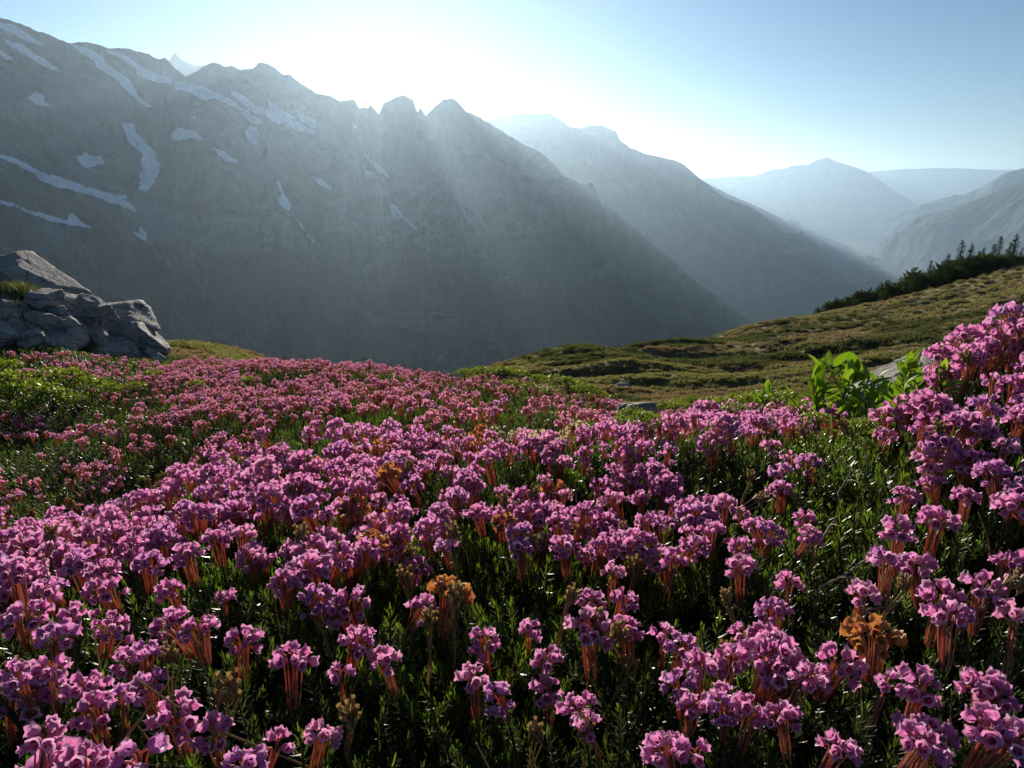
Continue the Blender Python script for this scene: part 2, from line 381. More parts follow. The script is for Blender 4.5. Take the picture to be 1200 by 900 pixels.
mountain('horn_peak', [(180,110,3500),(196,72,3500),(201,66,3500),(205,62,3500),(209,67,3500),(214,71,3520),(222,74,3550),(232,77,3600),(238,76,3600),(262,100,3700)], 1.0, -200, far_rock, 60, 400, nc=120, nr=60, seed=64, rough=.8)
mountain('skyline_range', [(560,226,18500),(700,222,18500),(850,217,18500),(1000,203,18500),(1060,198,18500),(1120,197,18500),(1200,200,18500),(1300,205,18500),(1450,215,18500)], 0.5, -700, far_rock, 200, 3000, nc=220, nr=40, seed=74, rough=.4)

# ------------------------------------------------------------------ where a sighted pixel meets the plant cover
_rs = np.exp(np.linspace(math.log(0.15), math.log(130), 1500))
def hit(px, py, off=0.0, rmin=0.15):
    a, t = ray(px, py); a = float(a); t = float(t)
    z = canopy(_rs * math.sin(a), _rs * math.cos(a)) + off
    ok = np.nonzero((_rs * t <= z) & (_rs >= rmin))[0]
    r = float(_rs[ok[0]]) if len(ok) else 100.0
    return Vector((r * math.sin(a), r * math.cos(a), r * t)), r
def project(x, y, z):
    cp, sp = math.cos(PITCH), math.sin(PITCH)
    yc = y * cp - z * sp; zc = y * sp + z * cp
    yc = np.where(np.abs(yc) < 1e-6, 1e-6, yc)
    return np.where(yc > 0, 600 + F * x / yc, -9e9), 450 - F * zc / yc

# ------------------------------------------------------------------ mesh pieces (numpy) and scattering
class Part:
    """collects vertices, quads/tris and material numbers"""
    def __init__(s): s.V = []; s.Q = []; s.T = []; s.qm = []; s.tm = []; s.n = 0
    def add(s, V, Q=None, T=None, m=0, M=None):
        V = np.asarray(V, float).reshape(-1, 3)
        if M is not None: V = V @ np.array(M.to_3x3()).T + np.array(M.translation)
        s.V.append(V)
        if Q is not None and len(Q): q = np.asarray(Q) + s.n; s.Q.append(q); s.qm.append(np.full(len(q), m))
        if T is not None and len(T): t = np.asarray(T) + s.n; s.T.append(t); s.tm.append(np.full(len(t), m))
        s.n += len(V)
    def mesh(s, name, mats, smooth=True):
        V = np.concatenate(s.V); fs = []; mi = []
        if s.Q: fs.append(np.concatenate(s.Q)); mi.append(np.concatenate(s.qm))
        if s.T: fs.append(np.concatenate(s.T)); mi.append(np.concatenate(s.tm))
        return mesh(name, V, fs, mats, np.concatenate(mi), smooth)

def frame(d, roll=0.0):
    """rotation whose Z axis is d"""
    q = Vector(d).normalized().to_track_quat('Z', 'Y').to_matrix().to_4x4()
    return q @ Matrix.Rotation(roll, 4, 'Z')

def tube(part, pts, radii, sides=5, m=0):
    pts = [Vector(p) for p in pts]; V = []; n = len(pts)
    for i, p in enumerate(pts):
        d = (pts[min(i + 1, n - 1)] - pts[max(i - 1, 0)])
        fr = frame(d if d.length > 1e-9 else (0, 0, 1)).to_3x3()
        for k in range(sides):
            a = 2 * math.pi * k / sides
            V.append(p + fr @ Vector((math.cos(a) * radii[i], math.sin(a) * radii[i], 0)))
    Q = [(i * sides + k, i * sides + (k + 1) % sides, (i + 1) * sides + (k + 1) % sides, (i + 1) * sides + k) for i in range(n - 1) for k in range(sides)]
    part.add([tuple(v) for v in V], Q, [(0, 2, 1)] if sides == 3 else None, m=m)

def scatter(name, protos, P, R, Sc, I, **props):
    """one object that repeats small meshes at points: P (n,3), R euler (n,3), Sc (n,), I which mesh"""
    colx = bpy.data.collections.new(name + '_kinds')
    for k, me in enumerate(protos):
        colx.objects.link(bpy.data.objects.new('%s_kind_%02d' % (name, k), me))
    me = bpy.data.meshes.new(name); me.vertices.add(len(P)); me.vertices.foreach_set('co', np.asarray(P, np.float32).ravel())
    a = me.attributes.new('rot', 'FLOAT_VECTOR', 'POINT'); a.data.foreach_set('vector', np.asarray(R, np.float32).ravel())
    a = me.attributes.new('scl', 'FLOAT', 'POINT'); a.data.foreach_set('value', np.asarray(Sc, np.float32))
    a = me.attributes.new('idx', 'INT', 'POINT'); a.data.foreach_set('value', np.asarray(I, np.int32))
    o = bpy.data.objects.new(name, me)
    g = bpy.data.node_groups.new(name, 'GeometryNodeTree')
    g.interface.new_socket('Geometry', in_out='INPUT', socket_type='NodeSocketGeometry')
    g.interface.new_socket('Geometry', in_out='OUTPUT', socket_type='NodeSocketGeometry')
    N = g.nodes; L = g.links
    gi, go = N.new('NodeGroupInput'), N.new('NodeGroupOutput')
    ci = N.new('GeometryNodeCollectionInfo'); ci.inputs['Collection'].default_value = colx
    ci.inputs['Separate Children'].default_value = True; ci.inputs['Reset Children'].default_value = True
    ip = N.new('GeometryNodeInstanceOnPoints'); ip.inputs['Pick Instance'].default_value = True
    def na(nm, dt):
        n = N.new('GeometryNodeInputNamedAttribute'); n.data_type = dt; n.inputs['Name'].default_value = nm
        return n.outputs[0]
    e = N.new('FunctionNodeEulerToRotation'); L.new(na('rot', 'FLOAT_VECTOR'), e.inputs[0]); L.new(e.outputs[0], ip.inputs['Rotation'])
    L.new(na('scl', 'FLOAT'), ip.inputs['Scale']); L.new(na('idx', 'INT'), ip.inputs['Instance Index'])
    L.new(gi.outputs[0], ip.inputs['Points']); L.new(ci.outputs[0], ip.inputs['Instance']); L.new(ip.outputs[0], go.inputs[0])
    md = o.modifiers.new('scatter', 'NODES'); md.node_group = g
    return link(o, kind='stuff', **props)

# ------------------------------------------------------------------ plant materials
M_petal = leaf_mat('petal', [(0.46, 0.09, 0.28), (0.58, 0.16, 0.40), (0.66, 0.24, 0.48), (0.50, 0.13, 0.40), (0.72, 0.36, 0.58)], (1.0, 0.72, 0.88), 0.65, 0.58, .3, mottle=420)
M_petal_b = leaf_mat('petal_rose', [(0.50, 0.13, 0.26), (0.60, 0.20, 0.34), (0.66, 0.28, 0.40), (0.50, 0.15, 0.33)], (1.0, 0.72, 0.75), 0.65, 0.58, .3, mottle=420)
M_lilac = leaf_mat('petal_lilac', [(0.40, 0.12, 0.36), (0.50, 0.20, 0.46), (0.46, 0.15, 0.38), (0.60, 0.32, 0.56)], (0.95, 0.75, 1.0), 0.65, 0.58, .3, mottle=420)
M_pale = leaf_mat('petal_pale', [(0.62, 0.26, 0.42), (0.72, 0.38, 0.52), (0.66, 0.30, 0.50)], (1.0, 0.76, 0.86), 0.65, 0.58, .3, mottle=420)
M_rim = leaf_mat('petal_rim', [(0.74, 0.42, 0.62), (0.66, 0.30, 0.52), (0.78, 0.52, 0.68)], (1.0, 0.78, 0.9), 0.45, 0.5)
M_rim_b = leaf_mat('petal_rose_rim', [(0.76, 0.46, 0.52), (0.70, 0.36, 0.44)], (1.0, 0.78, 0.8), 0.45, 0.5)
M_dry = leaf_mat('withered_petal', [(0.48, 0.24, 0.08), (0.58, 0.32, 0.10), (0.36, 0.17, 0.08), (0.5, 0.2, 0.14)], (1.0, 0.75, 0.5), 0.6, 0.45)
M_cream = leaf_mat('cream_petal', [(0.55, 0.50, 0.36), (0.66, 0.60, 0.44), (0.45, 0.40, 0.26)], (1.0, 0.95, 0.7), 0.6, 0.4)
M_rims = {'petal': M_rim, 'petal_lilac': M_rim, 'petal_pale': M_rim, 'petal_rose': M_rim_b, 'withered_petal': M_dry, 'cream_petal': M_cream}
M_sepal = leaf_mat('sepal', [(0.20, 0.02, 0.05), (0.30, 0.04, 0.06)], (1, 0.4, 0.4), 0.5, 0.3)
M_ped = leaf_mat('red_stalk', [(0.55, 0.21, 0.15), (0.66, 0.32, 0.22), (0.60, 0.40, 0.25), (0.50, 0.18, 0.16)], (1.0, 0.72, 0.6), 0.5, 0.55)
M_needle = leaf_mat('needle', [(0.042, 0.066, 0.022), (0.066, 0.096, 0.030), (0.085, 0.112, 0.038), (0.080, 0.074, 0.034)], (1.1, 1.35, 0.5), 0.36, 0.40, 0.5)
M_young = leaf_mat('young_needle', [(0.10, 0.17, 0.03), (0.15, 0.22, 0.035), (0.20, 0.24, 0.05)], (1.0, 1.15, 0.4), 0.35, 0.45, 0.5)
M_wood = leaf_mat('twig_bark', [(0.05, 0.032, 0.02), (0.09, 0.06, 0.035)], (0, 0, 0), 1.0, 0.0, 0.0)
M_straw = leaf_mat('dry_grass', [(0.28, 0.20, 0.09), (0.40, 0.30, 0.14), (0.20, 0.13, 0.06)], (1, .9, .6), 0.6, 0.35)
M_leaf = leaf_mat('broad_leaf', [(0.13, 0.24, 0.02), (0.18, 0.31, 0.03), (0.22, 0.34, 0.04), (0.11, 0.19, 0.03)], (1.15, 1.2, 0.35), 0.55, 0.5, 0.35)
M_leafy = leaf_mat('yellow_green_leaf', [(0.15, 0.20, 0.02), (0.22, 0.27, 0.03), (0.12, 0.19, 0.02), (0.26, 0.28, 0.05)], (1.1, 1.15, 0.35), 0.4, 0.5, 0.4)
M_grass = leaf_mat('grass_blade', [(0.07, 0.10, 0.03), (0.11, 0.14, 0.04), (0.19, 0.17, 0.07)], (1.1, 1.1, 0.4), 0.45, 0.45, 0.4)

# ------------------------------------------------------------------ heather: bells, stalks, leafy shoots
def bell(part, M, segs=10, rows=6, mats=(0, 1, 3), style=True, rr=random):
    """a hanging bell: base at the origin, mouth along +Z, about 8 mm wide"""
    prof = [(0.0, .10), (.10, .62), (.35, .98), (.66, 1.0), (.86, .80), (1.0, 1.24)] if rows == 6 else [(0.0, .15), (.18, .85), (.6, 1.0), (.86, .82), (1.0, 1.22)] if rows == 5 else [(0, .2), (.4, 1.0), (1.0, 1.1)]
    ph = rr.random() * 6.28; V = []
    sq = 1 + rr.uniform(-.12, .12)
    for i, (h, r) in enumerate(prof):
        for k in range(segs):
            a = 2 * math.pi * k / segs
            lobe = math.cos(5 * a + ph)
            last = i == len(prof) - 1
            pl = .05 * math.cos(10 * a + ph) * h if segs > 12 else 0
            R = r * (1 + pl + (0.15 if last else 0.07 * h) * lobe + (rr.uniform(-.07, .07) if last else 0)) * 0.0041
            V.append((R * math.cos(a) * sq, R * math.sin(a) / sq, (h + (0.10 * lobe if last else 0)) * 0.0072))
    n = len(prof)
    Q = [(i * segs + k, i * segs + (k + 1) % segs, (i + 1) * segs + (k + 1) % segs, (i + 1) * segs + k) for i in range(n - 1) for k in range(segs)]
    part.add(V, Q, m=mats[0], M=M); part.qm[-1][-segs:] = mats[2]
    if style:
        sv = []
        for k in range(5):                                   # pointed sepals hugging the base
            a = 2 * math.pi * k / 5 + ph
            for (ra, da, h) in ((.0006, 0, -.0003), (.0030, -.33, .0012), (.0030, .33, .0012), (.0046, 0, .0036)):
                sv.append((ra * math.cos(a + da), ra * math.sin(a + da), h))
        part.add(sv, [(k * 4, k * 4 + 1, k * 4 + 3, k * 4 + 2) for k in range(5)], m=mats[1], M=M)
        part.add([(-.00022, 0, .001), (.00022, 0, .001), (.0002, .0001, .0098), (-.0002, .0001, .0098)], [(0, 1, 2, 3)], m=mats[1], M=M)

def stalk_pts(base, tip, axis, n=6):
    """from the shoot, up and over into the back of the bell"""
    b = Vector(base); t = Vector(tip); ax = Vector(axis)
    h = (t - b).length
    c1 = b + Vector((b.x * .8, b.y * .8, h * .5)); c2 = t - ax * h * .18 + Vector((0, 0, h * .10))
    out = []
    for i in range(n):
        u = i / (n - 1); w = 1 - u
        out.append(b * w ** 3 + c1 * 3 * w * w * u + c2 * 3 * w * u * u + t * u ** 3)
    return out

def head_layout(n, spread, seed, tilt=0.0):
    """bells of one head: (place, axis, size) with the shoot tip at the origin, bells 22-34 mm above"""
    rr = random.Random(seed); out = []
    for i in range(n):
        f = math.sqrt((i + .5) / n); a = i * 2.39996 + rr.uniform(-.35, .35)
        r = spread * f * rr.uniform(.85, 1.12)
        z = 0.037 - 0.007 * f * f + rr.uniform(-.003, .003)
        if rr.random() < .10: z -= .010; r *= 1.2
        up = 0.80 - 0.80 * f + rr.uniform(-.4, .4)
        ax = Vector((math.cos(a) * (.35 + f), math.sin(a) * (.35 + f), up)).normalized()
        out.append((Vector((r * math.cos(a), r * math.sin(a), z)), ax, (rr.uniform(.42, .6) if rr.random() < .12 else rr.uniform(.70, .98))))
    return out

def needles(part, L, n, seed, length=.0072, width=.0011, top=0.0, young=0.18, mats=(0, 1), curve=None, bare=.25, segs=2):
    """needle leaves spiralling up a shoot whose tip is at z = top and whose foot is L lower"""
    rr = random.Random(seed)
    for i in range(n):
        u = bare + (1 - bare) * (i + rr.random()) / n; a = i * 2.39996 + rr.uniform(-.3, .3)
        p = curve(u) if curve else Vector((0, 0, top - L * (1 - u)))
        el = math.radians(rr.uniform(20, 48) + 42 * max(0, u - .8) / .2)
        l = length * rr.uniform(.8, 1.15) * (1 - .35 * max(0, u - .9) / .1); w = width * rr.uniform(.8, 1.2)
        o = Vector((math.cos(a), math.sin(a), 0)); s = Vector((-math.sin(a), math.cos(a), 0))
        V = []
        for j in range(segs + 1):
            t = j / segs
            q = p + o * (math.cos(el) * l * t) + Vector((0, 0, math.sin(el) * l * t + (l * .18 * t * t)))
            ww = w * (.55, 1.0, .35)[j] if segs == 2 else w * (1, .3)[j]
            V += [tuple(q - s * ww / 2), tuple(q + s * ww / 2)]
        part.add(V, [(2 * j, 2 * j + 1, 2 * j + 3, 2 * j + 2) for j in range(segs)], m=mats[1] if u > 1 - young else mats[0])

SHOOT_L = 0.125
def shoot_curve(seed, L=SHOOT_L, top=0.0, bend=.02):
    rr = random.Random(seed * 31 + 5); a = rr.uniform(0, 6.28); b = rr.uniform(.2, 1) * bend
    return lambda u: Vector((math.cos(a) * b * (1 - u) ** 1.5, math.sin(a) * b * (1 - u) ** 1.5, top - L * (1 - u)))
def shoot_part(part, seed, L=SHOOT_L, top=0.0, n=110, mats=(0, 1, 2), young=.0, length=.0072, segs=2, bend=.02, side=0):
    cv = shoot_curve(seed, L, top, bend)
    tube(part, [cv(u) for u in (0, .35, .7, 1)], [.0016, .0013, .001, .0006], 5 if segs == 2 else 3, m=mats[2])
    needles(part, L, n, seed, length, top=top, young=young, mats=mats, curve=cv, segs=segs)
    rr = random.Random(seed + 99)
    for k in range(side):
        u0 = rr.uniform(.35, .75); p0 = cv(u0); a = rr.uniform(0, 6.28); ln = rr.uniform(.03, .05)
        c2 = lambda u, p0=p0, a=a, ln=ln: p0 + Vector((math.cos(a) * ln * .55 * math.sin(u * 1.4), math.sin(a) * ln * .55 * math.sin(u * 1.4), ln * u))
        tube(part, [c2(u) for u in (0, .5, 1)], [.0009, .0008, .0005], 4 if segs == 2 else 3, m=mats[2])
        needles(part, ln, int(n * .35), seed + k, length * .9, young=young * 1.6, mats=mats, curve=c2, bare=.08, segs=segs)

# --- meshes shared by the near sprigs
bell_meshes = {}
for fm, mt in ((0, M_petal), (4, M_lilac), (5, M_pale), (1, M_petal_b)):
    for k in range(6):
        pb = Part(); bell(pb, Matrix(), 20, 6, rr=random.Random(k + 3 + fm)); bell_meshes[fm, k] = pb.mesh('flower', [mt, M_sepal, M_ped, M_rims[mt.name]])
LAYOUTS = [(13, .0115), (18, .0140), (22, .0155), (10, .0100), (26, .0170), (6, .0075)]
near_kinds = []                                              # (layout, stalk meshes, shoot mesh)
for k, (n, sp) in enumerate(LAYOUTS):
    lay = head_layout(n, sp, k * 7 + 1); stalks = []
    rr = random.Random(k)
    for (p, ax, sc) in lay:
        q = Part(); b = Vector((p.x * .34, p.y * .34, -.004 - rr.random() * .006))
        tube(q, stalk_pts(b, p, ax, 7), [.00068, .00066, .00062, .0006, .0006, .00065, .0009], 5)
        stalks.append(q.mesh('stalk', [M_ped]))
    q = Part(); shoot_part(q, k, n=170, top=0.0, young=.05, side=2)
    near_kinds.append((lay, stalks, q.mesh('leafy_shoot', [M_needle, M_young, M_wood])))

def head_mesh(name, n, sp, seed, petal, segs, rows, style, with_shoot=True, bud=False):
    """a whole head in one mesh for blooms too small to show their parts"""
    q = Part(); rr = random.Random(seed)
    for (p, ax, sc) in head_layout(n, sp, seed):
        bell(q, Matrix.Translation(p) @ frame(ax, rr.random() * 6) @ Matrix.Scale(sc, 4), segs, rows, (0, 1, 3), style, rr)
    return q.mesh(name, [petal, M_sepal, M_ped, M_rims[petal.name]])
def stalks_mesh(name, n, sp, seed, sides=3, npt=5):
    q = Part(); rr = random.Random(seed)
    for (p, ax, sc) in head_layout(n, sp, seed):
        tube(q, stalk_pts(Vector((p.x * .34, p.y * .34, -.004)), p, ax, npt), [.0006] * npt, sides)
    return q.mesh(name, [M_ped])

# ------------------------------------------------------------------ where the heather blooms stand
BLOOMS = [  # heads sighted one by one: pixel of the head, its width in pixels
 (65,742,48),(20,790,40),(60,782,44),(98,805,44),(145,775,42),(197,730,46),(232,735,32),(170,765,34),(55,862,32),(110,832,42),(172,802,40),(145,817,32),(205,843,58),(250,858,36),(100,888,46),
 (285,750,46),(342,772,50),(287,888,26),(325,872,26),(380,857,22),(418,752,44),(448,772,46),(400,788,30),(530,690,54),(498,710,34),(555,792,46),(585,818,46),(566,752,44),(620,735,34),(640,768,42),(690,735,62),(733,735,26),
 (678,828,46),(690,850,30),(778,745,46),(800,760,44),(826,775,56),(858,772,44),(795,803,46),(815,822,44),(850,830,40),(905,715,38),(895,745,46),(870,742,40),(880,828,48),(915,838,44),(950,790,48),(985,778,56),(1022,742,50),(1040,800,34),
 (780,878,60),(815,882,46),(985,872,34),(925,682,42),(1010,692,44),(1055,620,46),(1100,608,44),(1040,652,44),(1072,662,44),(1105,700,50),(1112,720,46),(1152,688,44),(1190,722,46),(1080,803,54),(1150,797,50),(1172,812,44),(1165,858,62),(1195,870,50),(1080,872,52),
 (30,640,40),(62,628,38),(15,670,40),(50,690,36),(90,660,40),(120,690,38),(150,640,40),(175,660,36),(110,622,36),(200,690,36),(85,720,32),(130,735,36),(30,720,40),
 (360,665,50),(400,650,46),(335,680,34),(372,700,30),(430,640,40),(520,640,30),(660,640,40),(655,612,34),(710,640,40),(745,635,44),(755,610,34),(790,655,46),(815,640,40),(865,660,44),(868,640,38),(720,670,30),
 (835,620,34),(850,590,34),(915,552,30),(915,572,28),(945,605,22),(950,628,30),(905,625,30),(690,595,20),(700,565,22),(500,620,34),(470,600,40),(440,610,36),(560,600,36),(590,610,34),(610,625,30)]
DENS = np.array([[7,8,8,8,8,7,1,0,1,2,2,5,7],[2,5,8,8,7,5,1.5,2,2,4,1,5,7],[6,7,7,6,6,5,2,4,5,5,3,6,6],[4,5,5,5,8,6,5,5,4,3,2,7,8],[3,5,8,8,8,7,6,4,3,3,2,7,8],[8,8,8,7,7,7,7,6,6,4,1,7,5],
 [8,8,6,3,6,6,5,7,7,3,1,6,5],[5,7,3,2,6,5,3,5,5,3,1,6,5],[3,5,6,3,4,3,3,6,5,5,3,4,4],[5,5,3,2,6,3,5,4,8,6,4,4,6],[3,5,4,1,2,1,4,4,8,5,3,3,6],[4,6,6,1,1,1,1,3,6,4,3,3,6],[4,5,5,2,3,1,1,3,5,4,2,4,6]], float) / 9
def dens(px, py):
    gx = np.clip(px / 100, 0, 11.999); gy = np.clip((py - 420) / 40, 0, 11.999)
    ix = gx.astype(int); iy = gy.astype(int); fx = gx - ix; fy = gy - iy
    D = DENS
    return (D[iy, ix] * (1 - fx) + D[iy, ix + 1] * fx) * (1 - fy) + (D[iy + 1, ix] * (1 - fx) + D[iy + 1, ix + 1] * fx) * fy

def jitter_grid(step, rmin, rmax, az=0.92, jit=.9):
    n = int(rmax / step) + 2
    x, y = np.meshgrid(np.arange(-n, n) * step, np.arange(0, n) * step)
    x = (x + (rng.random(x.shape) - .5) * step * jit).ravel(); y = (y + (rng.random(y.shape) - .5) * step * jit).ravel()
    r = np.hypot(x, y); k = (r >= rmin) & (r < rmax) & (np.abs(np.arctan2(x, y)) < az)
    return x[k], y[k]

B = []                                                       # x, y, z of the head, size, sighted?
for (px, py, w) in BLOOMS:
    p, r = hit(px, py, 0.004)
    L = math.hypot(r, p.z)
    B.append((p.x, p.y, p.z, min(1.7, max(.6, .9 * w * L / F / 0.033)), 1))
for (px, py, w, r) in [(1131,392,34,.84),(1137,414,28,.82),(1165,385,32,.86),(1190,368,36,.84),(1160,407,30,.80),(1186,398,32,.82),(1108,418,30,.84),(1196,384,30,.80),(1118,398,18,.90),(1112,440,30,.80)]:
    p = pt(px, py, r); B.append((p.x, p.y, p.z, w * math.hypot(r, p.z) / F / .033, 1))
Bs = np.array(B)
bx, by, bz, bs = [], [], [], []
for (st, r0, r1, kk) in ((.019, .20, 1.35, 1.0), (.027, 1.35, 3.0, 1.0), (.036, 3.0, 7.0, 1.0)):
    x, y = jitter_grid(st, r0, r1)
    z = canopy(x, y)
    px, py = project(x, y, z)
    d = dens(px, py)
    # drifts and gaps
    d = d ** 1.35 * (0.34 + 0.85 * sstep(.40, .58, fbm(x * 11, y * 11, 3, 91)))
    rr_ = np.hypot(x, y); hollow = sstep(.95, 1.15, rr_) * (1 - sstep(1.9, 2.5, rr_)) * (1 - sstep(380, 520, px))
    d = d * (1 - .85 * hollow) * np.where((rr_ > 1.3) & (px < 640), np.clip(.62 + 2.4 * (fbm(x * 1.7, y * 3.0, 3, 93) - .5), .08, 1), 1)
    r = np.hypot(x, y)
    d = d * np.where(py > 645, .22, 1.0) * np.where(r < .30, .6, 1)
    k = rng.random(len(x)) < d * kk * 0.92
    k &= ~((r > 5.0) & (px < 210))
    x, y, z = x[k], y[k], z[k]
    dd = np.min(np.hypot(x[:, None] - Bs[None, :, 0], y[:, None] - Bs[None, :, 1]) / Bs[None, :, 3], axis=1)
    k = dd > .019
    x, y, z = x[k], y[k], z[k]
    bx.append(x); by.append(y); bz.append(z + rng.uniform(-.022, .008, len(x))); bs.append(rng.uniform(.50, .98, len(x)) * (1 if r0 < 1 else 1.0))
bx = np.concatenate([Bs[:, 0]] + bx); by = np.concatenate([Bs[:, 1]] + by); bz = np.concatenate([Bs[:, 2]] + bz); bs = np.concatenate([Bs[:, 3]] + bs)
bpx, bpy_ = project(bx, by, bz)
bd = np.sqrt(bx ** 2 + by ** 2 + bz ** 2)
infr = (bpx > -10) & (bpx < 1210) & (bpy_ < 915)
app = np.where(infr, bs / bd, 0)                             # how large each shows
order = np.argsort(-app)
near = order[:300]; rest = order[300:]
N_PARTS = 90
print('blooms', len(bx), 'of which in the mass', len(rest))

def is_dry(px, py, rv):
    return ((abs(px - 560) < 130) and (520 < py < 650) and rv < .16) or rv < .025

# --- the mass of blooms beyond the nearest three hundred
mass_protos = []
for fam, mat in enumerate((M_petal, M_petal_b, M_dry, M_cream, M_lilac, M_pale)):
    for k in range(4):
        n, sp = [(10, .0115), (13, .0135), (16, .0155), (8, .0100)][k]
        q = Part(); rr = random.Random(k + fam * 10)
        for (p, ax, sc) in head_layout(n, sp, 100 + k + fam * 10):
            bell(q, Matrix.Translation(p) @ frame(ax, rr.random() * 6) @ Matrix.Scale(sc * (.75 if fam in (2, 3) else 1.08), 4), 8, 5, (0, 1, 3), False, rr)
            tube(q, stalk_pts(Vector((p.x * .34, p.y * .34, -.006)), p, ax, 4), [.00075] * 4, 3, m=2)
        mass_protos.append(q.mesh('bloom', [mat, M_sepal, M_ped, M_rims[mat.name]]))
rv = rng.random(len(bx))
fam = np.zeros(len(bx), int)
fam[rv > .70] = 4; fam[rv > .88] = 5
rose = (np.hypot(bx, by) > 1.25) & (rng.random(len(bx)) < .75); fam[rose] = 1
dry = ((np.abs(bpx - 540) < 150) & (bpy_ > 500) & (bpy_ < 650) & (rv < .14) & (bpy_ < 620)) | (rv < .006); fam[dry] = 2
crm = (np.abs(bpx - 625) < 55) & (np.abs(bpy_ - 500) < 18) & (rv < .75); fam[crm] = 3
rest_i = rest[:]
P = np.stack([bx, by, bz - .033 * bs], -1)[rest_i]
Rr = np.stack([rng.normal(0, .22, len(rest_i)) + .05, rng.normal(0, .22, len(rest_i)), rng.uniform(0, 6.28, len(rest_i))], -1)
scatter('heather_blooms', mass_protos, P, Rr, bs[rest_i], fam[rest_i] * 4 + rng.integers(0, 4, len(rest_i)),
        label='drifts of small pink heather blooms running back to the crest', category='heather')

# --- leafy shoots under and between the blooms
shoot_protos = []
for k in range(5):
    q = Part(); shoot_part(q, k + 20, n=125, young=.0, side=2, segs=2, length=.0068); shoot_protos.append(q.mesh('shoot', [M_needle, M_young, M_wood]))
for k in range(3):
    q = Part(); shoot_part(q, k + 30, n=120, young=.30, side=2, segs=2, length=.0080); shoot_protos.append(q.mesh('shoot_young', [M_needle, M_young, M_wood]))
for k in range(4):                                           # lighter build for farther off
    q = Part(); shoot_part(q, k + 40, n=60, young=.12 if k % 2 else 0, side=1, segs=1, length=.012); shoot_protos.append(q.mesh('shoot_far', [M_needle, M_young, M_wood]))
sx, sy, ss, si = [], [], [], []
for (st, r0, r1, lo, hi, sc) in ((.0145, .10, 1.3, 0, 8, 1.0), (.024, 1.3, 3.0, 8, 12, 1.25), (.034, 3.0, 7.0, 8, 12, 1.55)):
    x, y = jitter_grid(st, r0, r1, 0.95)
    sx.append(x); sy.append(y); ss.append(rng.uniform(.8, 1.15, len(x)) * sc)
    if lo == 0:
        yg = fbm(x * 14, y * 14, 2, 55) + rng.random(len(x)) * .25
        si.append(np.where(yg > .73, rng.integers(5, 8, len(x)), rng.integers(0, 5, len(x))))
    else: si.append(rng.integers(lo, hi, len(x)))
sx = np.concatenate(sx); sy = np.concatenate(sy); ss = np.concatenate(ss); si = np.concatenate(si)
sz = canopy(sx, sy) - .034 + rng.uniform(-.018, .010, len(sx)) - .012 * (1 - sstep(.3, .6, fbm(sx * 11, sy * 11, 3, 61)))
sz = np.where((si >= 5) & (si < 8), sz + .006, sz)
scatter('heather_foliage', shoot_protos, np.stack([sx, sy, sz], -1),
        np.stack([rng.normal(0, .22, len(sx)), rng.normal(0, .22, len(sx)), rng.uniform(0, 6.28, len(sx))], -1), ss, si,
        label='dark green needle foliage of the heather mat', category='foliage')

# --- the three hundred nearest blooms, each a thing of its own
STRIPS = ['below the big boulders', 'below the tip of the boulder pile', 'below the small green mound', 'left of the sun line', 'straight below the sun', 'below the twin rounded summits',
          'below the dark rounded knoll', 'below the small grey stone', 'below the foot of the near spur', 'below the first fir of the row', 'below the broad-leaved plants', 'below the tall firs by the edge']
ORD = ['first', 'second', 'third', 'fourth', 'fifth', 'sixth', 'seventh', 'eighth', 'ninth', 'tenth', 'eleventh', 'twelfth', 'thirteenth', 'fourteenth', 'fifteenth', 'sixteenth', 'seventeenth', 'eighteenth', 'nineteenth', 'twentieth']
ORD += ['twenty-' + w for w in ORD[:9]] + ['thirtieth'] + ['thirty-' + w for w in ORD[:9]] + ['fortieth'] + ['forty-' + w for w in ORD[:9]]
strip_of = {i: int(np.clip(bpx[i] // 100, 0, 11)) for i in near}
rank = {}
for s_ in range(12):
    for k, i in enumerate(sorted([i for i in near if strip_of[i] == s_], key=lambda i: -bpy_[i])): rank[i] = k
mid_meshes = {}
for fm, mat in ((0, M_petal), (1, M_petal_b), (2, M_dry), (3, M_cream), (4, M_lilac), (5, M_pale)):
    for k in range(4):
        n, sp = [(13, .0115), (17, .014), (10, .0100), (22, .0160)][k]
        mid_meshes[fm, k] = (head_mesh('flower_head', n, sp, 200 + k + fm * 10, mat, 10, 5, True), stalks_mesh('stalks', n, sp, 200 + k + fm * 10, 4, 6), n)
mid_shoots = [near_kinds[k][2] for k in range(6)]
rl = random.Random(12)
GROUP = 'heather blooms of the near bank'
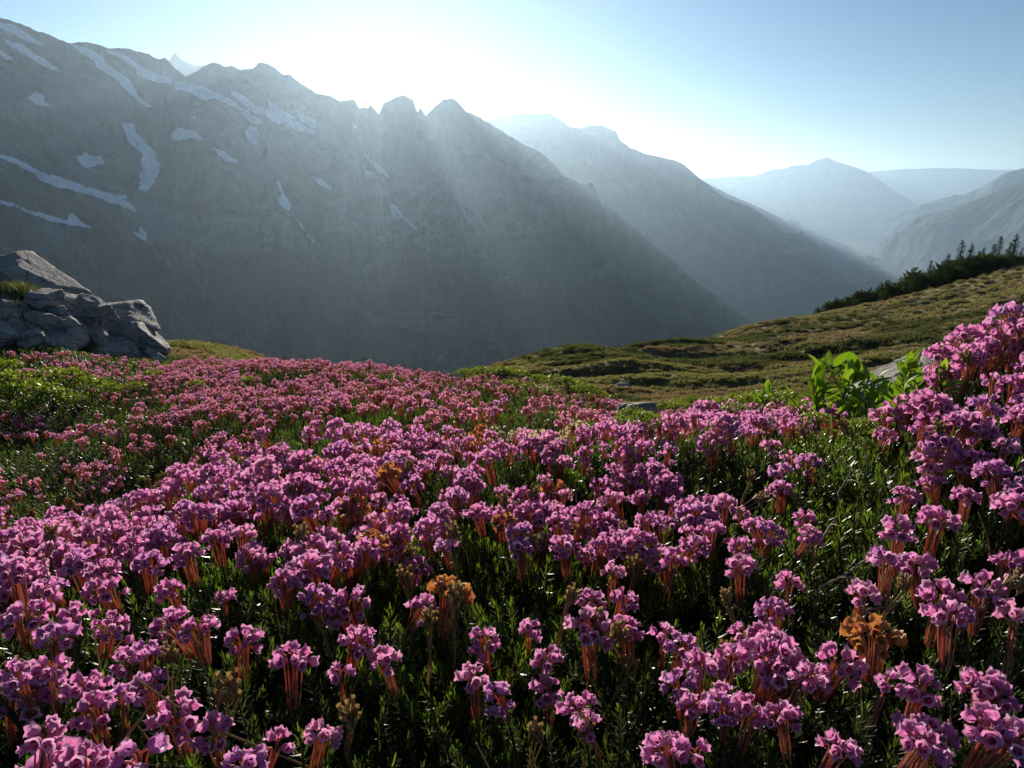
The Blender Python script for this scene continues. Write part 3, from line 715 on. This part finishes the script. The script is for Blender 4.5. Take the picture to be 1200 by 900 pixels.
for cnt, i in enumerate(near):
    root = bpy.data.objects.new('heather_bloom', None); root.empty_display_size = .01
    s = float(bs[i]); L = SHOOT_L
    dryf = int(fam[i]); big = cnt < N_PARTS and dryf != 2 and dryf != 3
    tx, ty, rz = rl.gauss(0, .16) + .03, rl.gauss(0, .16), rl.uniform(0, 6.28)
    rot = Euler((tx, ty, rz)).to_matrix().to_4x4()
    top = Vector((bx[i], by[i], bz[i])) - rot.to_3x3() @ Vector((0, 0, .033 * s))
    foot = top - rot.to_3x3() @ Vector((0, 0, L))
    root.matrix_basis = Matrix.Translation(foot) @ rot
    if big:
        kk = {0: 1, 1: 2, 2: 0, 3: 4}[rl.randrange(4)] if s > .9 else (3, 5, 0, 3)[rl.randrange(4)]
        lay, stalks, shoot = near_kinds[kk]; nfl = len(lay)
        look = {6: 'sparse', 10: 'small', 13: 'loose', 18: 'round', 22: 'full', 26: 'broad'}[nfl]
    else:
        kk = rl.randrange(4); hm, sm, nfl = mid_meshes[dryf, kk]; look = {10: 'small', 13: 'loose', 17: 'round', 22: 'full'}[nfl]
        shoot = mid_shoots[kk]
    hue = {0: 'magenta', 1: 'rose', 2: 'orange', 3: 'cream', 4: 'lilac', 5: 'pale'}[dryf]
    link(root, label='%s %s heather bloom, %s from the front, %s' % (look, hue, ORD[rank[i]], STRIPS[strip_of[i]]), category='heather', group=GROUP)
    up = Matrix.Translation((0, 0, L))
    so = link(bpy.data.objects.new('leafy_shoot', shoot), root); so.matrix_basis = up
    hd = up @ Matrix.Scale(s, 4)
    if big:
        for j, (p, ax, sc) in enumerate(lay):
            f = link(bpy.data.objects.new('flower', bell_meshes[dryf, rl.randrange(6)]), root)
            fm_ = hd @ Matrix.Translation(p) @ frame(ax, rl.random() * 6) @ Matrix.Scale(sc, 4); f.matrix_basis = fm_
            st = link(bpy.data.objects.new('stalk', stalks[j]), f)
            st.matrix_basis = fm_.inverted() @ hd
    else:
        for nm, me in (('flower_head', hm), ('stalks', sm)):
            o = link(bpy.data.objects.new(nm, me), root); o.matrix_basis = hd

# ------------------------------------------------------------------ boulders
def rock_mat():
    m = NT('granite'); p = m.obj()
    n1 = m.noise(2.2, 8, 0.65, p, dist=.3); n2 = m.noise(14, 8, 0.7, p); n3 = m.noise(90, 4, 0.6, p)
    wv = m.n('ShaderNodeVectorMath', {0: p, 1: m.n('ShaderNodeVectorMath', {0: m.n('ShaderNodeTexNoise', {'Vector': p, 'Scale': 3.0, 'Detail': 5.0}).outputs[1], 1: (.35, .35, .35)}, operation='MULTIPLY').outputs[0]}, operation='ADD').outputs[0]
    mp = m.n('ShaderNodeMapping', {'Vector': wv}); mp.inputs['Scale'].default_value = (2.2, 2.2, 7.0)
    ck = m.n('ShaderNodeTexVoronoi', {'Vector': mp.outputs[0], 'Scale': 1.6}, feature='DISTANCE_TO_EDGE').outputs[0]
    crack = m.ramp(ck, [(0.0, (0, 0, 0)), (0.045, (1, 1, 1))])
    col = m.mix(m.ramp(n1, [(.35, (0, 0, 0)), (.65, (1, 1, 1))]), (0.29, 0.27, 0.245), (0.50, 0.465, 0.41))
    col = m.mix(m.ramp(n2, [(.50, (0, 0, 0)), (.62, (1, 1, 1))]), col, (0.50, 0.50, 0.44))
    col = m.mix(m.ramp(m.noise(7, 6, 0.7, p), [(.58, (0, 0, 0)), (.66, (1, 1, 1))]), col, (0.085, 0.085, 0.075))
    col = m.mix(m.ramp(n3, [(.3, (0.5, 0.5, 0.5)), (.45, (0, 0, 0))]), col, (0.05, 0.05, 0.045))
    col = m.mix(m.math('MULTIPLY', m.math('SUBTRACT', 1.0, crack), m.ramp(n1, [(.46, (0, 0, 0)), (.62, (.6, .6, .6))])), col, (0.08, 0.08, 0.072))
    m.set(Base_Color=col, Roughness=0.85, Specular_IOR_Level=0.25)
    m.bump(m.math('ADD', m.math('ADD', m.math('ADD', n2, m.math('MULTIPLY', n1, 1.4)), m.math('MULTIPLY', n3, .25)), m.math('MULTIPLY', crack, .45)), 1.0, 0.05)
    return m.m
M_rock = rock_mat()
def boulder(size, seed, facets=16, sub=5, rough=.05, strat=.0):
    """angular block: the space inside a set of planes, chipped and layered"""
    import bmesh
    bm = bmesh.new(); bmesh.ops.create_icosphere(bm, subdivisions=sub, radius=1.0)
    V = np.array([v.co[:] for v in bm.verts]); T = np.array([[v.index for v in f.verts] for f in bm.faces]); bm.free()
    V /= np.linalg.norm(V, axis=1)[:, None]
    r_ = np.random.default_rng(seed)
    N = r_.normal(size=(facets, 3)); N = np.concatenate([N, [[1, 0, 0], [-1, 0, 0], [0, 1, 0], [0, -1, 0], [0, 0, 1], [0, 0, -1]] + r_.normal(size=(6, 3)) * .16])
    N /= np.linalg.norm(N, axis=1)[:, None]; d = r_.uniform(.66, 1.0, len(N)); d[:facets] += .04
    c_ = V @ N.T; rad = np.min(np.where(c_ > .05, d[None] / np.maximum(c_, .05), 9), axis=1)
    P_ = V * rad[:, None]
    n = (fbm(P_[:, 0] * 2.2 + P_[:, 2] * 1.3 + seed, P_[:, 1] * 2.2 - P_[:, 2] * 1.7, 5, seed) - .5) * rough * 2.4
    n += (fbm(P_[:, 0] * 9 + P_[:, 2] * 5, P_[:, 1] * 9 - P_[:, 2] * 6, 4, seed + 3, True) - .5) * rough * .9
    if strat: n += strat * (np.abs((P_[:, 2] * 3.2 + .4 * P_[:, 0] + vnoise(P_[:, 0] * 2, P_[:, 1] * 2, seed) * .6) % 1 - .5) - .25)
    P_ = P_ * (1 + n)[:, None] * np.array(size)[None]
    return mesh('boulder', P_, T, M_rock, smooth=True)
ROCKS = [  # centre px, py, distance, half sizes in px (along, deep, thick), tilt down to the right in degrees, label
 (44,333,6.5,(54,34,16),37,'long tilted grey slab crowning the boulder pile',1,.05),
 (93,368,6.2,(34,34,20),16,'smooth dark rounded boulder under the long tilted slab',2,0),
 (142,377,6.4,(40,32,15),30,'flat-topped dark block leaning out right of the smooth boulder',3,.08),
 (168,402,6.2,(30,28,20),38,'pale-edged block at the low right tip of the boulder pile',4,.05),
 (47,353,6.0,(15,14,12),0,'small round boulder beside the grass tuft',5,0),
 (20,378,5.8,(11,20,24),-28,'upright tilted slab with pale ribs in the boulder pile',6,.10),
 (50,380,5.8,(20,20,17),20,'cracked blue-grey block low in the boulder pile',7,.05),
 (84,389,5.75,(14,16,22),-30,'pale upright wedge at the foot of the boulder pile',8,.08),
 (2,394,5.6,(18,18,15),20,'low ribbed block at the lower corner of the boulder pile',9,.08),
 (66,404,5.6,(22,18,14),14,'small pale block half sunk in the heather below the boulders',10,.05),
 (124,411,5.9,(30,24,10),14,'flat pale ledge under the overhanging dark block',11,.12),
 (150,424,5.9,(24,20,10),20,'lowest pale ledge stone at the heather edge',12,.10),
 (0,332,6.6,(16,20,15),0,'pale stone tucked beneath the upper end of the long slab',13,.05),
 (-62,350,6.9,(52,50,36),10,'large grey boulder at the uphill end of the pile',14,.05),
 (18,426,6.9,(60,36,28),8,'broad buried boulder carrying the whole pile',15,.05),
 (112,428,6.8,(38,28,16),18,'dark buried boulder behind the ledges',16,.05)]
EXTRA = [(104,356,6.15,(14,12,9),25,'small pale wedge stone resting in the notch above the smooth boulder',21,.1),(72,372,5.9,(11,10,13),-20,'narrow upright stone between the cracked block and the smooth boulder',22,.1),
 (112,392,5.95,(16,14,9),18,'pale stone in the shade under the leaning dark block',23,.1),(38,398,5.55,(14,12,12),-15,'pale angular stone beneath the cracked blue-grey block',24,.1),(98,422,5.6,(13,11,7),10,'small pale stone just clear of the heather below the ledge',25,.1),
 (182,420,5.9,(12,11,8),30,'small angular stone at the very tip of the boulder pile',26,.1),(14,352,6.1,(10,10,9),10,'small stone half hidden in the grass under the long slab',27,.1)]
for (px, py, r, hs, tl, lab, sd_, st) in ROCKS + EXTRA:
    k = r / F * .95
    o = bpy.data.objects.new('boulder', boulder((hs[0] * k, hs[1] * k, hs[2] * k), sd_ + 40, 9, 5, .035, st * 1.3))
    o.location = pt(px, py, r); o.rotation_euler = (math.radians(random.uniform(-8, 8)), math.radians(tl), math.radians(random.uniform(-12, 12)))
    link(o, label=lab, category='boulder', group='boulders of the rock pile')
def lone_rock(px, py, r, size, seed, lab, tilt=0, name='boulder'):
    o = bpy.data.objects.new(name, boulder(size, seed, 10, 5, .03, 0.02)); o.location = pt(px, py, r)
    o.rotation_euler = (0, math.radians(tilt), random.uniform(-.2, .2)); link(o, label=lab, category='rock')
lone_rock(1088, 446, 1.25, (.125, .10, .042), 31, 'flat pale lichen-covered rock behind the broad-leaved plants', -5)
lone_rock(1022, 474, 1.05, (.045, .04, .04), 32, 'small grey rock tip showing between the broad-leaved plants')
lone_rock(752, 482, 1.42, (.040, .03, .022), 33, 'small grey stone among heather at the crest of the bank')
lone_rock(730, 453, 20.5, (.28, .2, .14), 34, 'pale stone on the brown meadow below the rounded knoll')

# ------------------------------------------------------------------ leaves on stems
def leaf_blade(part, M, L, w, m=0, fold=.25, droop=.15, segs=5):
    """an oval leaf with a midrib fold, lying along +Y from the origin, upper side +Z"""
    V = []
    for j in range(segs + 1):
        t = j / segs; ww = w * (math.sin(math.pi * min(1, t * .93 + .07)) ** .75) * (1 - .15 * t) if 0 < j < segs else w * (.12 if j == 0 else .04)
        z = -droop * L * t * t
        V += [(-ww / 2, L * t, z + fold * ww / 2), (0, L * t, z), (ww / 2, L * t, z + fold * ww / 2)]
    Q = [(3 * j + a, 3 * j + a + 1, 3 * j + a + 4, 3 * j + a + 3) for j in range(segs) for a in (0, 1)]
    part.add(V, Q, m=m, M=M)
big_leaves = []
for k in range(4):
    q = Part(); leaf_blade(q, Matrix(), .0265, .0120, fold=.2 + .1 * k, droop=.05 + .1 * k, segs=8); big_leaves.append(q.mesh('leaf', [M_leaf]))
def broad_plant(px, py, r, n, h, seed, lab, lean=(0, 0), sc=1.0):
    rr = random.Random(seed)
    root = bpy.data.objects.new('broad_leaved_plant', None); base = pt(px, py, r); root.location = base; root.empty_display_size = .02
    link(root, label=lab, category='plant', group='broad-leaved plants in front of the flat rock')
    for sgi in range(5):
        a = rr.uniform(0, 6.28); off = Vector((math.cos(a), math.sin(a), 0)) * .042
        q = Part(); tip = Vector((lean[0] + math.cos(a) * .02, lean[1] + math.sin(a) * .02, h * rr.uniform(.75, 1)))
        pts = [off + (tip - off) * (u / 5) + Vector((0, 0, .004 * math.sin(u))) for u in range(6)]
        tube(q, pts, [.0010, .00095, .0009, .0008, .0007, .0006], 6)
        link(bpy.data.objects.new('stem', q.mesh('stem', [M_needle])), root)
        for j in range(n // 2 + 1):
            u = .12 + .88 * (j + 1) / (n // 2 + 1); p = off.lerp(tip, u)
            o = link(bpy.data.objects.new('leaf', big_leaves[rr.randrange(4)]), root)
            aa = j * 2.4 + a; el = math.radians(rr.uniform(25, 60) + 22 * (u > .9))
            d = Vector((math.cos(aa) * math.cos(el), math.sin(aa) * math.cos(el), math.sin(el)))
            x_ = d.cross(Vector((0, 0, 1))).normalized(); z_ = x_.cross(d)
            R3 = Matrix((x_, d, z_)).transposed().to_4x4()
            o.matrix_basis = Matrix.Translation(p) @ R3 @ Matrix.Rotation(rr.uniform(-.6, .6), 4, 'Y') @ Matrix.Scale(sc * rr.uniform(.75, 1.15), 4)
broad_plant(982, 512, .86, 18, .085, 1, 'tall bright broad-leaved plant in front of the small rock tip', (.004, 0), 1.0)
broad_plant(955, 492, .90, 12, .075, 2, 'bright broad-leaved plant at the outer end of its clump by the bank', (-.012, 0), .85)
broad_plant(1060, 520, .78, 20, .088, 3, 'upright broad-leaved plant in front of the flat lichen rock', (.005, 0), .85)
broad_plant(1032, 515, .84, 9, .055, 4, 'low broad-leaved plant between its two taller neighbours', (0, 0), .85)
broad_plant(1005, 500, .90, 16, .070, 6, 'middle broad-leaved plant just behind the small rock tip', (0, 0), .85)
broad_plant(1082, 500, .86, 14, .060, 7, 'broad-leaved plant at the end of the clump nearest the tall pink heads', (0, 0), .8)
broad_plant(905, 490, 1.0, 9, .050, 5, 'small broad-leaved plant between pink heather heads and its taller clump', (0, 0), .6)

# ------------------------------------------------------------------ low yellow-green shrubs among the heather
def shrub_mesh(seed, n, size, mat, leaf=.10, lw=.055):
    rr = random.Random(seed); q = Part()
    for i in range(n):
        a = rr.uniform(0, 6.28); f = math.sqrt(rr.random()); z = (rr.random() ** .6) * (1 - .55 * f * f)
        p = Vector((math.cos(a) * f, math.sin(a) * f, z * .62)); cl = rr.uniform(.7, 1)
        for j in range(3):
            el = rr.uniform(.2, 1.3); b = rr.uniform(0, 6.28)
            d = Vector((math.cos(b) * math.cos(el), math.sin(b) * math.cos(el), math.sin(el)))
            x_ = d.cross(Vector((0, 0, 1))).normalized(); z_ = x_.cross(d)
            leaf_blade(q, Matrix.Translation(p) @ Matrix((x_, d, z_)).transposed().to_4x4() @ Matrix.Rotation(rr.uniform(-1, 1), 4, 'Y'), leaf * rr.uniform(.7, 1.2), lw * cl, segs=2, fold=.3)
    q.V = [v * size for v in q.V]
    return q.mesh('foliage', [mat])
def twigs_mesh(seed, n, size):
    rr = random.Random(seed); q = Part()
    for i in range(n):
        a = rr.uniform(0, 6.28); f = rr.uniform(.2, .9)
        p1 = Vector((math.cos(a) * f, math.sin(a) * f, .5 * (1 - .5 * f)))
        tube(q, [Vector((0, 0, -.6)), p1 * .4 + Vector((0, 0, -.2)), p1], [.022, .016, .008], 4)
    q.V = [v * size for v in q.V]
    return q.mesh('stems', [M_wood])
SHRUBS = [(12,462,22),(38,470,20),(62,476,18),(25,486,16),(80,452,18),(105,458,16),(128,462,13),(60,445,14),(5,440,16),(92,475,14),
 (545,438,11),(565,436,12),(588,438,12),(608,442,12),(630,448,12),(650,450,14),(668,456,15),(685,462,15),(700,468,13),(640,462,13),(620,456,11),(600,452,10),
 (742,494,15),(757,500,16),(728,500,12),(792,464,13),(812,468,14),(832,462,13),(850,470,12),(868,458,14),(886,462,14),(905,466,13),(875,474,12),(795,480,10),(772,474,12),(922,476,14),(938,484,13),(955,498,13),(1012,505,12),(860,484,12),(825,476,12),
 (180,440,9),(230,452,9),(290,446,8),(160,456,10)]
sh_f = [shrub_mesh(k, 150, 1.0, M_leafy, leaf=.20, lw=.11) for k in range(4)]; sh_t = [twigs_mesh(k, 9, 1.0) for k in range(2)]
def ords(k): return ORD[k]
PATCH = [(0, 10, 'in the green patch below the boulders'), (10, 22, 'in the crest strip before the knoll'), (22, 25, 'beneath the small grey stone'),
         (25, 41, 'before the broad-leaved plants'), (41, 45, 'in the pink slope below the boulders')]
for (a0, a1, where) in PATCH:
    idx = sorted(range(a0, a1), key=lambda i: SHRUBS[i][0])
    for k, i in enumerate(idx):
        px, py, w = SHRUBS[i]; p, r = hit(px, py + 5, -.01, rmin=.6)
        while r > 7: py += 2; p, r = hit(px, py + 5, -.01, rmin=.6)
        s_ = w * r / F * (1.35 if r < 2 else 1.15)
        root = bpy.data.objects.new('low_shrub', None); root.empty_display_size = .02
        root.location = p + Vector((0, 0, s_ * (.45 if r < 2 else .42))); root.rotation_euler = (0, 0, random.uniform(0, 6)); root.scale = (s_, s_, s_)
        link(root, label='yellow-green leafy shrub, %s from the left %s' % (ords(k), where), category='shrub', group='low leafy shrubs in the heather')
        link(bpy.data.objects.new('foliage', sh_f[i % 4]), root); link(bpy.data.objects.new('stems', sh_t[i % 2]), root)

# ------------------------------------------------------------------ grass tufts by the boulders
def grass_mesh(seed, n, h, spread, wd=.004):
    rr = random.Random(seed); q = Part()
    for i in range(n):
        a = rr.uniform(0, 6.28); f = rr.random() * spread; b = rr.uniform(0, 6.28); le = rr.uniform(.1, .5) * h; hh = h * rr.uniform(.5, 1.1)
        p0 = Vector((math.cos(a) * f, math.sin(a) * f, -.02)); s_ = Vector((-math.sin(b), math.cos(b), 0)) * wd
        V = []
        for j in range(4):
            t = j / 3; p = p0 + Vector((math.cos(b) * le * t * t, math.sin(b) * le * t * t, hh * t)); w = s_ * (1 - t * .9)
            V += [tuple(p - w), tuple(p + w)]
        q.add(V, [(2 * j, 2 * j + 1, 2 * j + 3, 2 * j + 2) for j in range(3)])
    return q.mesh('grass_tuft', [M_grass])
gm = [grass_mesh(k, 420, .10, .13, .0028) for k in range(3)]
for i, (px, py, r, sc, lab) in enumerate([(12,342,6.15,1.0,'green grass tuft on the ledge under the long tilted slab'), (24,345,6.1,1.0,'yellow-green grass tuft beside the small round boulder'), (5,365,5.9,1.1,'grass tuft above the low ribbed block'),
     (100,408,5.85,.9,'small grass tuft between the pale wedge and the flat ledge'), (38,362,5.95,.5,'short grass wisp at the foot of the small round boulder'), (-5,350,6.2,1.3,'thick grass tuft at the outer edge of the boulder pile')]):
    o = bpy.data.objects.new('grass_tuft', gm[i % 3]); o.location = pt(px, py, r); o.scale = (sc,) * 3; o.rotation_euler = (0, 0, i)
    link(o, label=lab, category='grass tuft', group='grass tufts in the boulder pile')

# ------------------------------------------------------------------ firs and krummholz on the far crest
M_fir = leaf_mat('fir_needles', [(0.018, 0.034, 0.014), (0.030, 0.052, 0.020), (0.042, 0.062, 0.022)], (1.0, 1.2, .5), .9, .25, .03)
M_krumm = leaf_mat('scrub_needles', [(0.030, 0.050, 0.018), (0.048, 0.072, 0.024), (0.062, 0.080, 0.028)], (1.0, 1.2, .5), .9, .3, .03)
def spray(q, p, d, L, w, rr, m=0):
    """a ragged flat branch end: several small pointed faces"""
    s_ = d.cross(Vector((0, 0, 1))); s_ = s_.normalized() if s_.length > 1e-3 else Vector((1, 0, 0))
    for j in range(5):
        t = j / 5; b = p + d * L * t; side = (-1) ** j
        e = b + (d * .55 + s_ * side * rr.uniform(.4, .9) + Vector((0, 0, rr.uniform(-.25, .25)))) * w
        q.add([tuple(b), tuple(b + d * w * .45), tuple(e)], None, [(0, 1, 2)], m=m)
        e2 = b + (d * .5 - s_ * side * rr.uniform(.3, .8) + Vector((0, 0, rr.uniform(-.25, .25)))) * w * .8
        q.add([tuple(b), tuple(b + d * w * .4), tuple(e2)], None, [(0, 1, 2)], m=m)
def fir(seed, H=4.5):
    rr = random.Random(seed); q = Part(); z = H * .08; R0 = H * rr.uniform(.20, .28); lx, ly = rr.uniform(-.03, .06), rr.uniform(-.03, .03)
    while z < H * .985:
        u = z / H; R = R0 * (1 - u) ** .85 * (.85 + .22 * math.sin(seed + z * 5)) + .06
        for k in range(rr.randint(6, 9)):
            if rr.random() < .10: continue
            a = rr.uniform(0, 6.28); r_ = R * rr.uniform(.55, 1.15)
            d = Vector((math.cos(a), math.sin(a), rr.uniform(-.35, .05) + u * .6)).normalized()
            o = Vector((lx * z, ly * z, z)); n = max(2, int(r_ / .16))
            for j in range(n):
                spray(q, o + d * r_ * (j + .3) / n, (d + Vector((rr.uniform(-.3, .3), rr.uniform(-.3, .3), rr.uniform(-.2, .2)))).normalized(), r_ / n * 1.2, .10 + .11 * (1 - u), rr)
        z += rr.uniform(.07, .13)
    t = Part(); tube(t, [(0, 0, -.5), (lx * H * .4, ly * H * .4, H * .4), (lx * H, ly * H, H)], [.11, .07, .015], 6)
    return q.mesh('crown', [M_fir], smooth=False), t.mesh('trunk', [M_wood])
def krummholz(seed, R=1.0):
    rr = random.Random(seed); q = Part(); t = Part()
    for b in range(9):
        cx_, cy_ = rr.uniform(-.9, .9), rr.uniform(-.5, .5); hz = rr.uniform(.35, 1.0); rad = rr.uniform(.28, .5)
        tube(t, [(0, 0, -.4), (cx_ * .6, cy_ * .6, hz * .3), (cx_ * .9, cy_ * .9, hz * .65)], [.06, .045, .02], 4)
        for i in range(110):
            v = Vector((rr.gauss(0, 1), rr.gauss(0, 1), rr.gauss(0, 1))).normalized()
            p = Vector((cx_, cy_, hz * .7)) + Vector((v.x * rad, v.y * rad, v.z * rad * 1.1)) * rr.uniform(.5, 1.1)
            spray(q, p, (v + Vector((0, 0, .5))).normalized(), .16, .13, rr)
    return q.mesh('foliage', [M_krumm], smooth=False), t.mesh('stems', [M_wood])
firs = [fir(k) for k in range(6)]; krs = [krummholz(k) for k in range(4)]
TREES = [(1005,338,366),(1016,344,362),(1024,338,358),(1037,337,356),(1049,331,352),(1058,336,352),(1067,326,350),(1075,318,349),(1084,317,347),(1095,314,347),(1105,308,346),(1112,311,344),(1119,302,344),(1128,297,343),(1138,299,342),(1146,306,340),
 (1156,294,334),(1164,291,332),(1172,288,330),(1180,294,328),(1190,298,324),(1197,300,318),(990,350,368),(976,358,371),(1210,292,316),(1226,290,312)]
tr = sorted(TREES)
for k, (px, py, pb) in enumerate(tr):
    py -= (9, 1, -4, 6, -1, 3, -5)[k % 7]
    r = 84 + (k * 37 % 5) - 2 + (2 if px > 1150 else 0)
    H = (pb - py) * r / F * 1.05; b = pt(px, pb + 2, r); gz = float(ground_z(b.x, b.y)); top = b.z + H
    root = bpy.data.objects.new('fir_tree', None); root.location = (b.x, b.y, min(gz, b.z)); H = top - root.location.z
    s_ = H / 4.5; root.scale = (s_ * random.uniform(.9, 1.25), s_ * random.uniform(.9, 1.25), s_); root.rotation_euler = (0, 0, random.uniform(0, 6))
    look = 'tall dark' if H > 4.3 else 'short dark' if H < 3 else 'dark ragged'
    link(root, label='%s fir, %s from the left in the row on the far meadow crest' % (look, ords(k)), category='fir tree', group='firs on the far meadow crest')
    c_, t_ = firs[k % 6]; link(bpy.data.objects.new('crown', c_), root); link(bpy.data.objects.new('trunk', t_), root)
KR = [(966,368,10),(978,364,12),(990,364,13),(1002,361,14),(1015,358,14),(1027,355,14),(1040,352,15),(1052,350,15),(1064,346,16),(1076,345,18),(1088,340,20),(1100,338,20),(1112,336,20),(1124,334,20),(1136,332,20),(1148,328,20),(1158,324,18),
      (1170,318,14),(1183,313,12),(1196,309,10),(1058,356,9),(1096,350,10),(1130,345,10),(1155,338,9),(1012,366,8)]
for k, (px, py, w) in enumerate(sorted(KR)):
    r = 81 + (k * 13 % 4); s_ = w * r / F * 1.0; b = pt(px, py + w * .5, r); gz = float(ground_z(b.x, b.y))
    root = bpy.data.objects.new('scrub_conifer', None); root.location = (b.x, b.y, b.z if b.z > gz else gz); root.location.z = min(root.location.z, gz + .5)
    zs = max(1.0, (b.z + s_ * .9 - root.location.z) / s_)
    root.scale = (s_, s_, s_ * zs); root.rotation_euler = (0, 0, random.uniform(-.5, .5))
    link(root, label='rounded scrub conifer, %s from the left under the row of firs' % ords(k), category='scrub conifer', group='scrub conifers under the firs')
    c_, t_ = krs[k % 4]; link(bpy.data.objects.new('foliage', c_), root); link(bpy.data.objects.new('stems', t_), root)
KN = [(598,436,7,28),(612,436,9,29),(622,433,10,29.5),(636,430,10,30)]
for k, (px, py, w, r) in enumerate(KN):
    s_ = w * r / F; b = pt(px, py + w * .4, r)
    root = bpy.data.objects.new('scrub_conifer', None); root.location = b; root.scale = (s_,) * 3; root.rotation_euler = (0, 0, k)
    link(root, label='dark scrub bush, %s from the left at the low end of the rounded knoll' % ords(k), category='scrub conifer', group='scrub bushes beside the knoll')
    c_, t_ = krs[k % 4]; link(bpy.data.objects.new('foliage', c_), root); link(bpy.data.objects.new('stems', t_), root)

# ------------------------------------------------------------------ heath cover of the far meadow and the small mound
M_heath = [leaf_mat('heath_' + n, c_, (1.0, 1.0, .6), .7, .5, .2) for n, c_ in (('brown', [(0.17, 0.125, 0.085), (0.22, 0.165, 0.115), (0.21, 0.175, 0.10)]), ('green', [(0.15, 0.155, 0.07), (0.20, 0.195, 0.09), (0.24, 0.22, 0.11)]), ('dark', [(0.06, 0.075, 0.03), (0.09, 0.10, 0.045)]))]
hp = []
for f_, m_ in enumerate(M_heath):
    for k in range(3):
        rr = random.Random(k + 10 * f_); q = Part()
        for i in range(150):
            a = rr.uniform(0, 6.28); f = math.sqrt(rr.random()); p = Vector((math.cos(a) * f, math.sin(a) * f, -.15))
            d = Vector((rr.gauss(0, .45), rr.gauss(0, .45), 1)).normalized() * (.32 + .40 * (1 - f)) * rr.uniform(.6, 1.2); s_ = Vector((rr.gauss(0, 1), rr.gauss(0, 1), .3)).normalized() * .055
            q.add([tuple(p - s_), tuple(p + s_), tuple(p + d + s_ * .8), tuple(p + d - s_ * .8)], [(0, 1, 2, 3)])
        hp.append(q.mesh('heath_tuft', [m_], smooth=False))
n = 110000
u_ = rng.random(n); r = np.exp(np.log(7.5) + u_ * (np.log(125) - np.log(7.5))); a = rng.uniform(-.95, .95, n)
x, y = r * np.sin(a), r * np.cos(a); z = ground_z(x, y)
g = fbm(x * .09, y * .22, 4, 201); g2 = fbm(x * .5, y * .9, 3, 205); pxx, pyy = project(x, y, z)
gg = g - .04 + .45 * (g2 - .5) + .12 * sstep(40, 75, r) + .2 * ((r < 20) & (a < 0))
knoll = np.hypot(x - pt(690, 413, 32).x, (y - pt(690, 413, 32).y) * .5) < 3.3
fm = np.where(gg > .56, 1, 0); fm = np.where((gg < .33) | (knoll & (rng.random(n) < .75)), 2, fm)
sc = (.07 + .0038 * r) * rng.uniform(.55, 1.3, n) * np.where(fm == 2, 1.35, 1)
k = (rng.random(n) < .9) & ~((r < 9) & (pxx < 220))
scatter('heath_cover', hp, np.stack([x, y, z], -1)[k], np.stack([rng.normal(0, .15, n), rng.normal(0, .15, n), rng.uniform(0, 6.28, n)], -1)[k], sc[k], (fm * 3 + rng.integers(0, 3, n))[k],
        label='low brown and green heath covering the far meadow', category='heath')

# ------------------------------------------------------------------ dry stalks and twigs
q = Part()
for k in range(3):
    tube(q, [(0, 0, -.09), (.004, .002, -.05), (.001 * k, .006, -.01), (.006, .004 - k * .004, .012)], [.0006, .0006, .0005, .0004], 4)
    a = k * 2.1
    for j in range(5):
        b = a + j * 1.25; tube(q, [(.006, .004 - k * .004, .012), (.006 + .004 * math.cos(b), .004 * math.sin(b), .016 + .002 * j)], [.0003, .0012], 4)
stalk_a = q.mesh('dry_stalk', [M_straw])
q = Part(); tube(q, [(0, 0, -.10), (.002, .001, -.05), (.008, .004, 0), (.02, .01, .025)], [.0007, .0006, .0005, .0003], 4); stalk_b = q.mesh('dry_straw', [M_straw])
x, y = jitter_grid(.045, .22, 4.0); px, py = project(x, y, 0 * x - .3)
k = rng.random(len(x)) < .45 * sstep(.42, .6, fbm(x * 5, y * 5, 3, 301)) + .05; x, y = x[k], y[k]; n = len(x)
scatter('dry_stalks', [stalk_a, stalk_b], np.stack([x, y, canopy(x, y) - .006 + rng.uniform(-.02, .006, n)], -1), np.stack([rng.normal(0, .3, n), rng.normal(0, .3, n), rng.uniform(0, 6.28, n)], -1), rng.uniform(.8, 1.3, n), rng.integers(0, 2, n),
        label='thin dry straw stalks between the heather blooms', category='dry stalks')
M_bare = leaf_mat('bare_twig', [(0.24, 0.17, 0.13), (0.32, 0.24, 0.19)], (0, 0, 0), .7, 0, .3)
for (px, py, ln, ang, seed, lab) in [(960,690,.055,.5,1,'bare pale twig in the dark hollow below the broad-leaved plants'), (948,652,.045,1.0,2,'thin bare twig above the other pale twig in the dark hollow'),
      (1148,498,.040,.7,3,'forked dry twig among pink heads near the photo edge'), (1000,725,.04,.3,4,'short bare twig just below the longer pale twig in the hollow'), (985,585,.04,1.3,5,'upright bare twig in the dark heather gap')]:
    rr = random.Random(seed); p, r = hit(px, py, -.028); q = Part(); d = Vector((math.cos(ang), .25, math.sin(ang) * .8)); c0 = Vector((0, 0, 0))
    pts = [c0 - Vector((0, 0, .03))] + [d * ln * t + Vector((rr.gauss(0, .002), rr.gauss(0, .002), rr.gauss(0, .002))) for t in (0, .3, .6, 1)]
    tube(q, pts, [.0012, .0011, .0009, .0007, .0003], 5)
    for t in (.3, .5, .75):
        b = d * ln * t; e = Vector((rr.uniform(-1, 1), rr.uniform(-1, 1), rr.uniform(.2, 1))).normalized() * ln * .4
        tube(q, [b, b + e * .5 + Vector((0, 0, .001)), b + e], [.0006, .0005, .0002], 4)
    o = link(bpy.data.objects.new('dead_twig', q.mesh('dead_twig', [M_bare])), label=lab, category='twig'); o.location = p
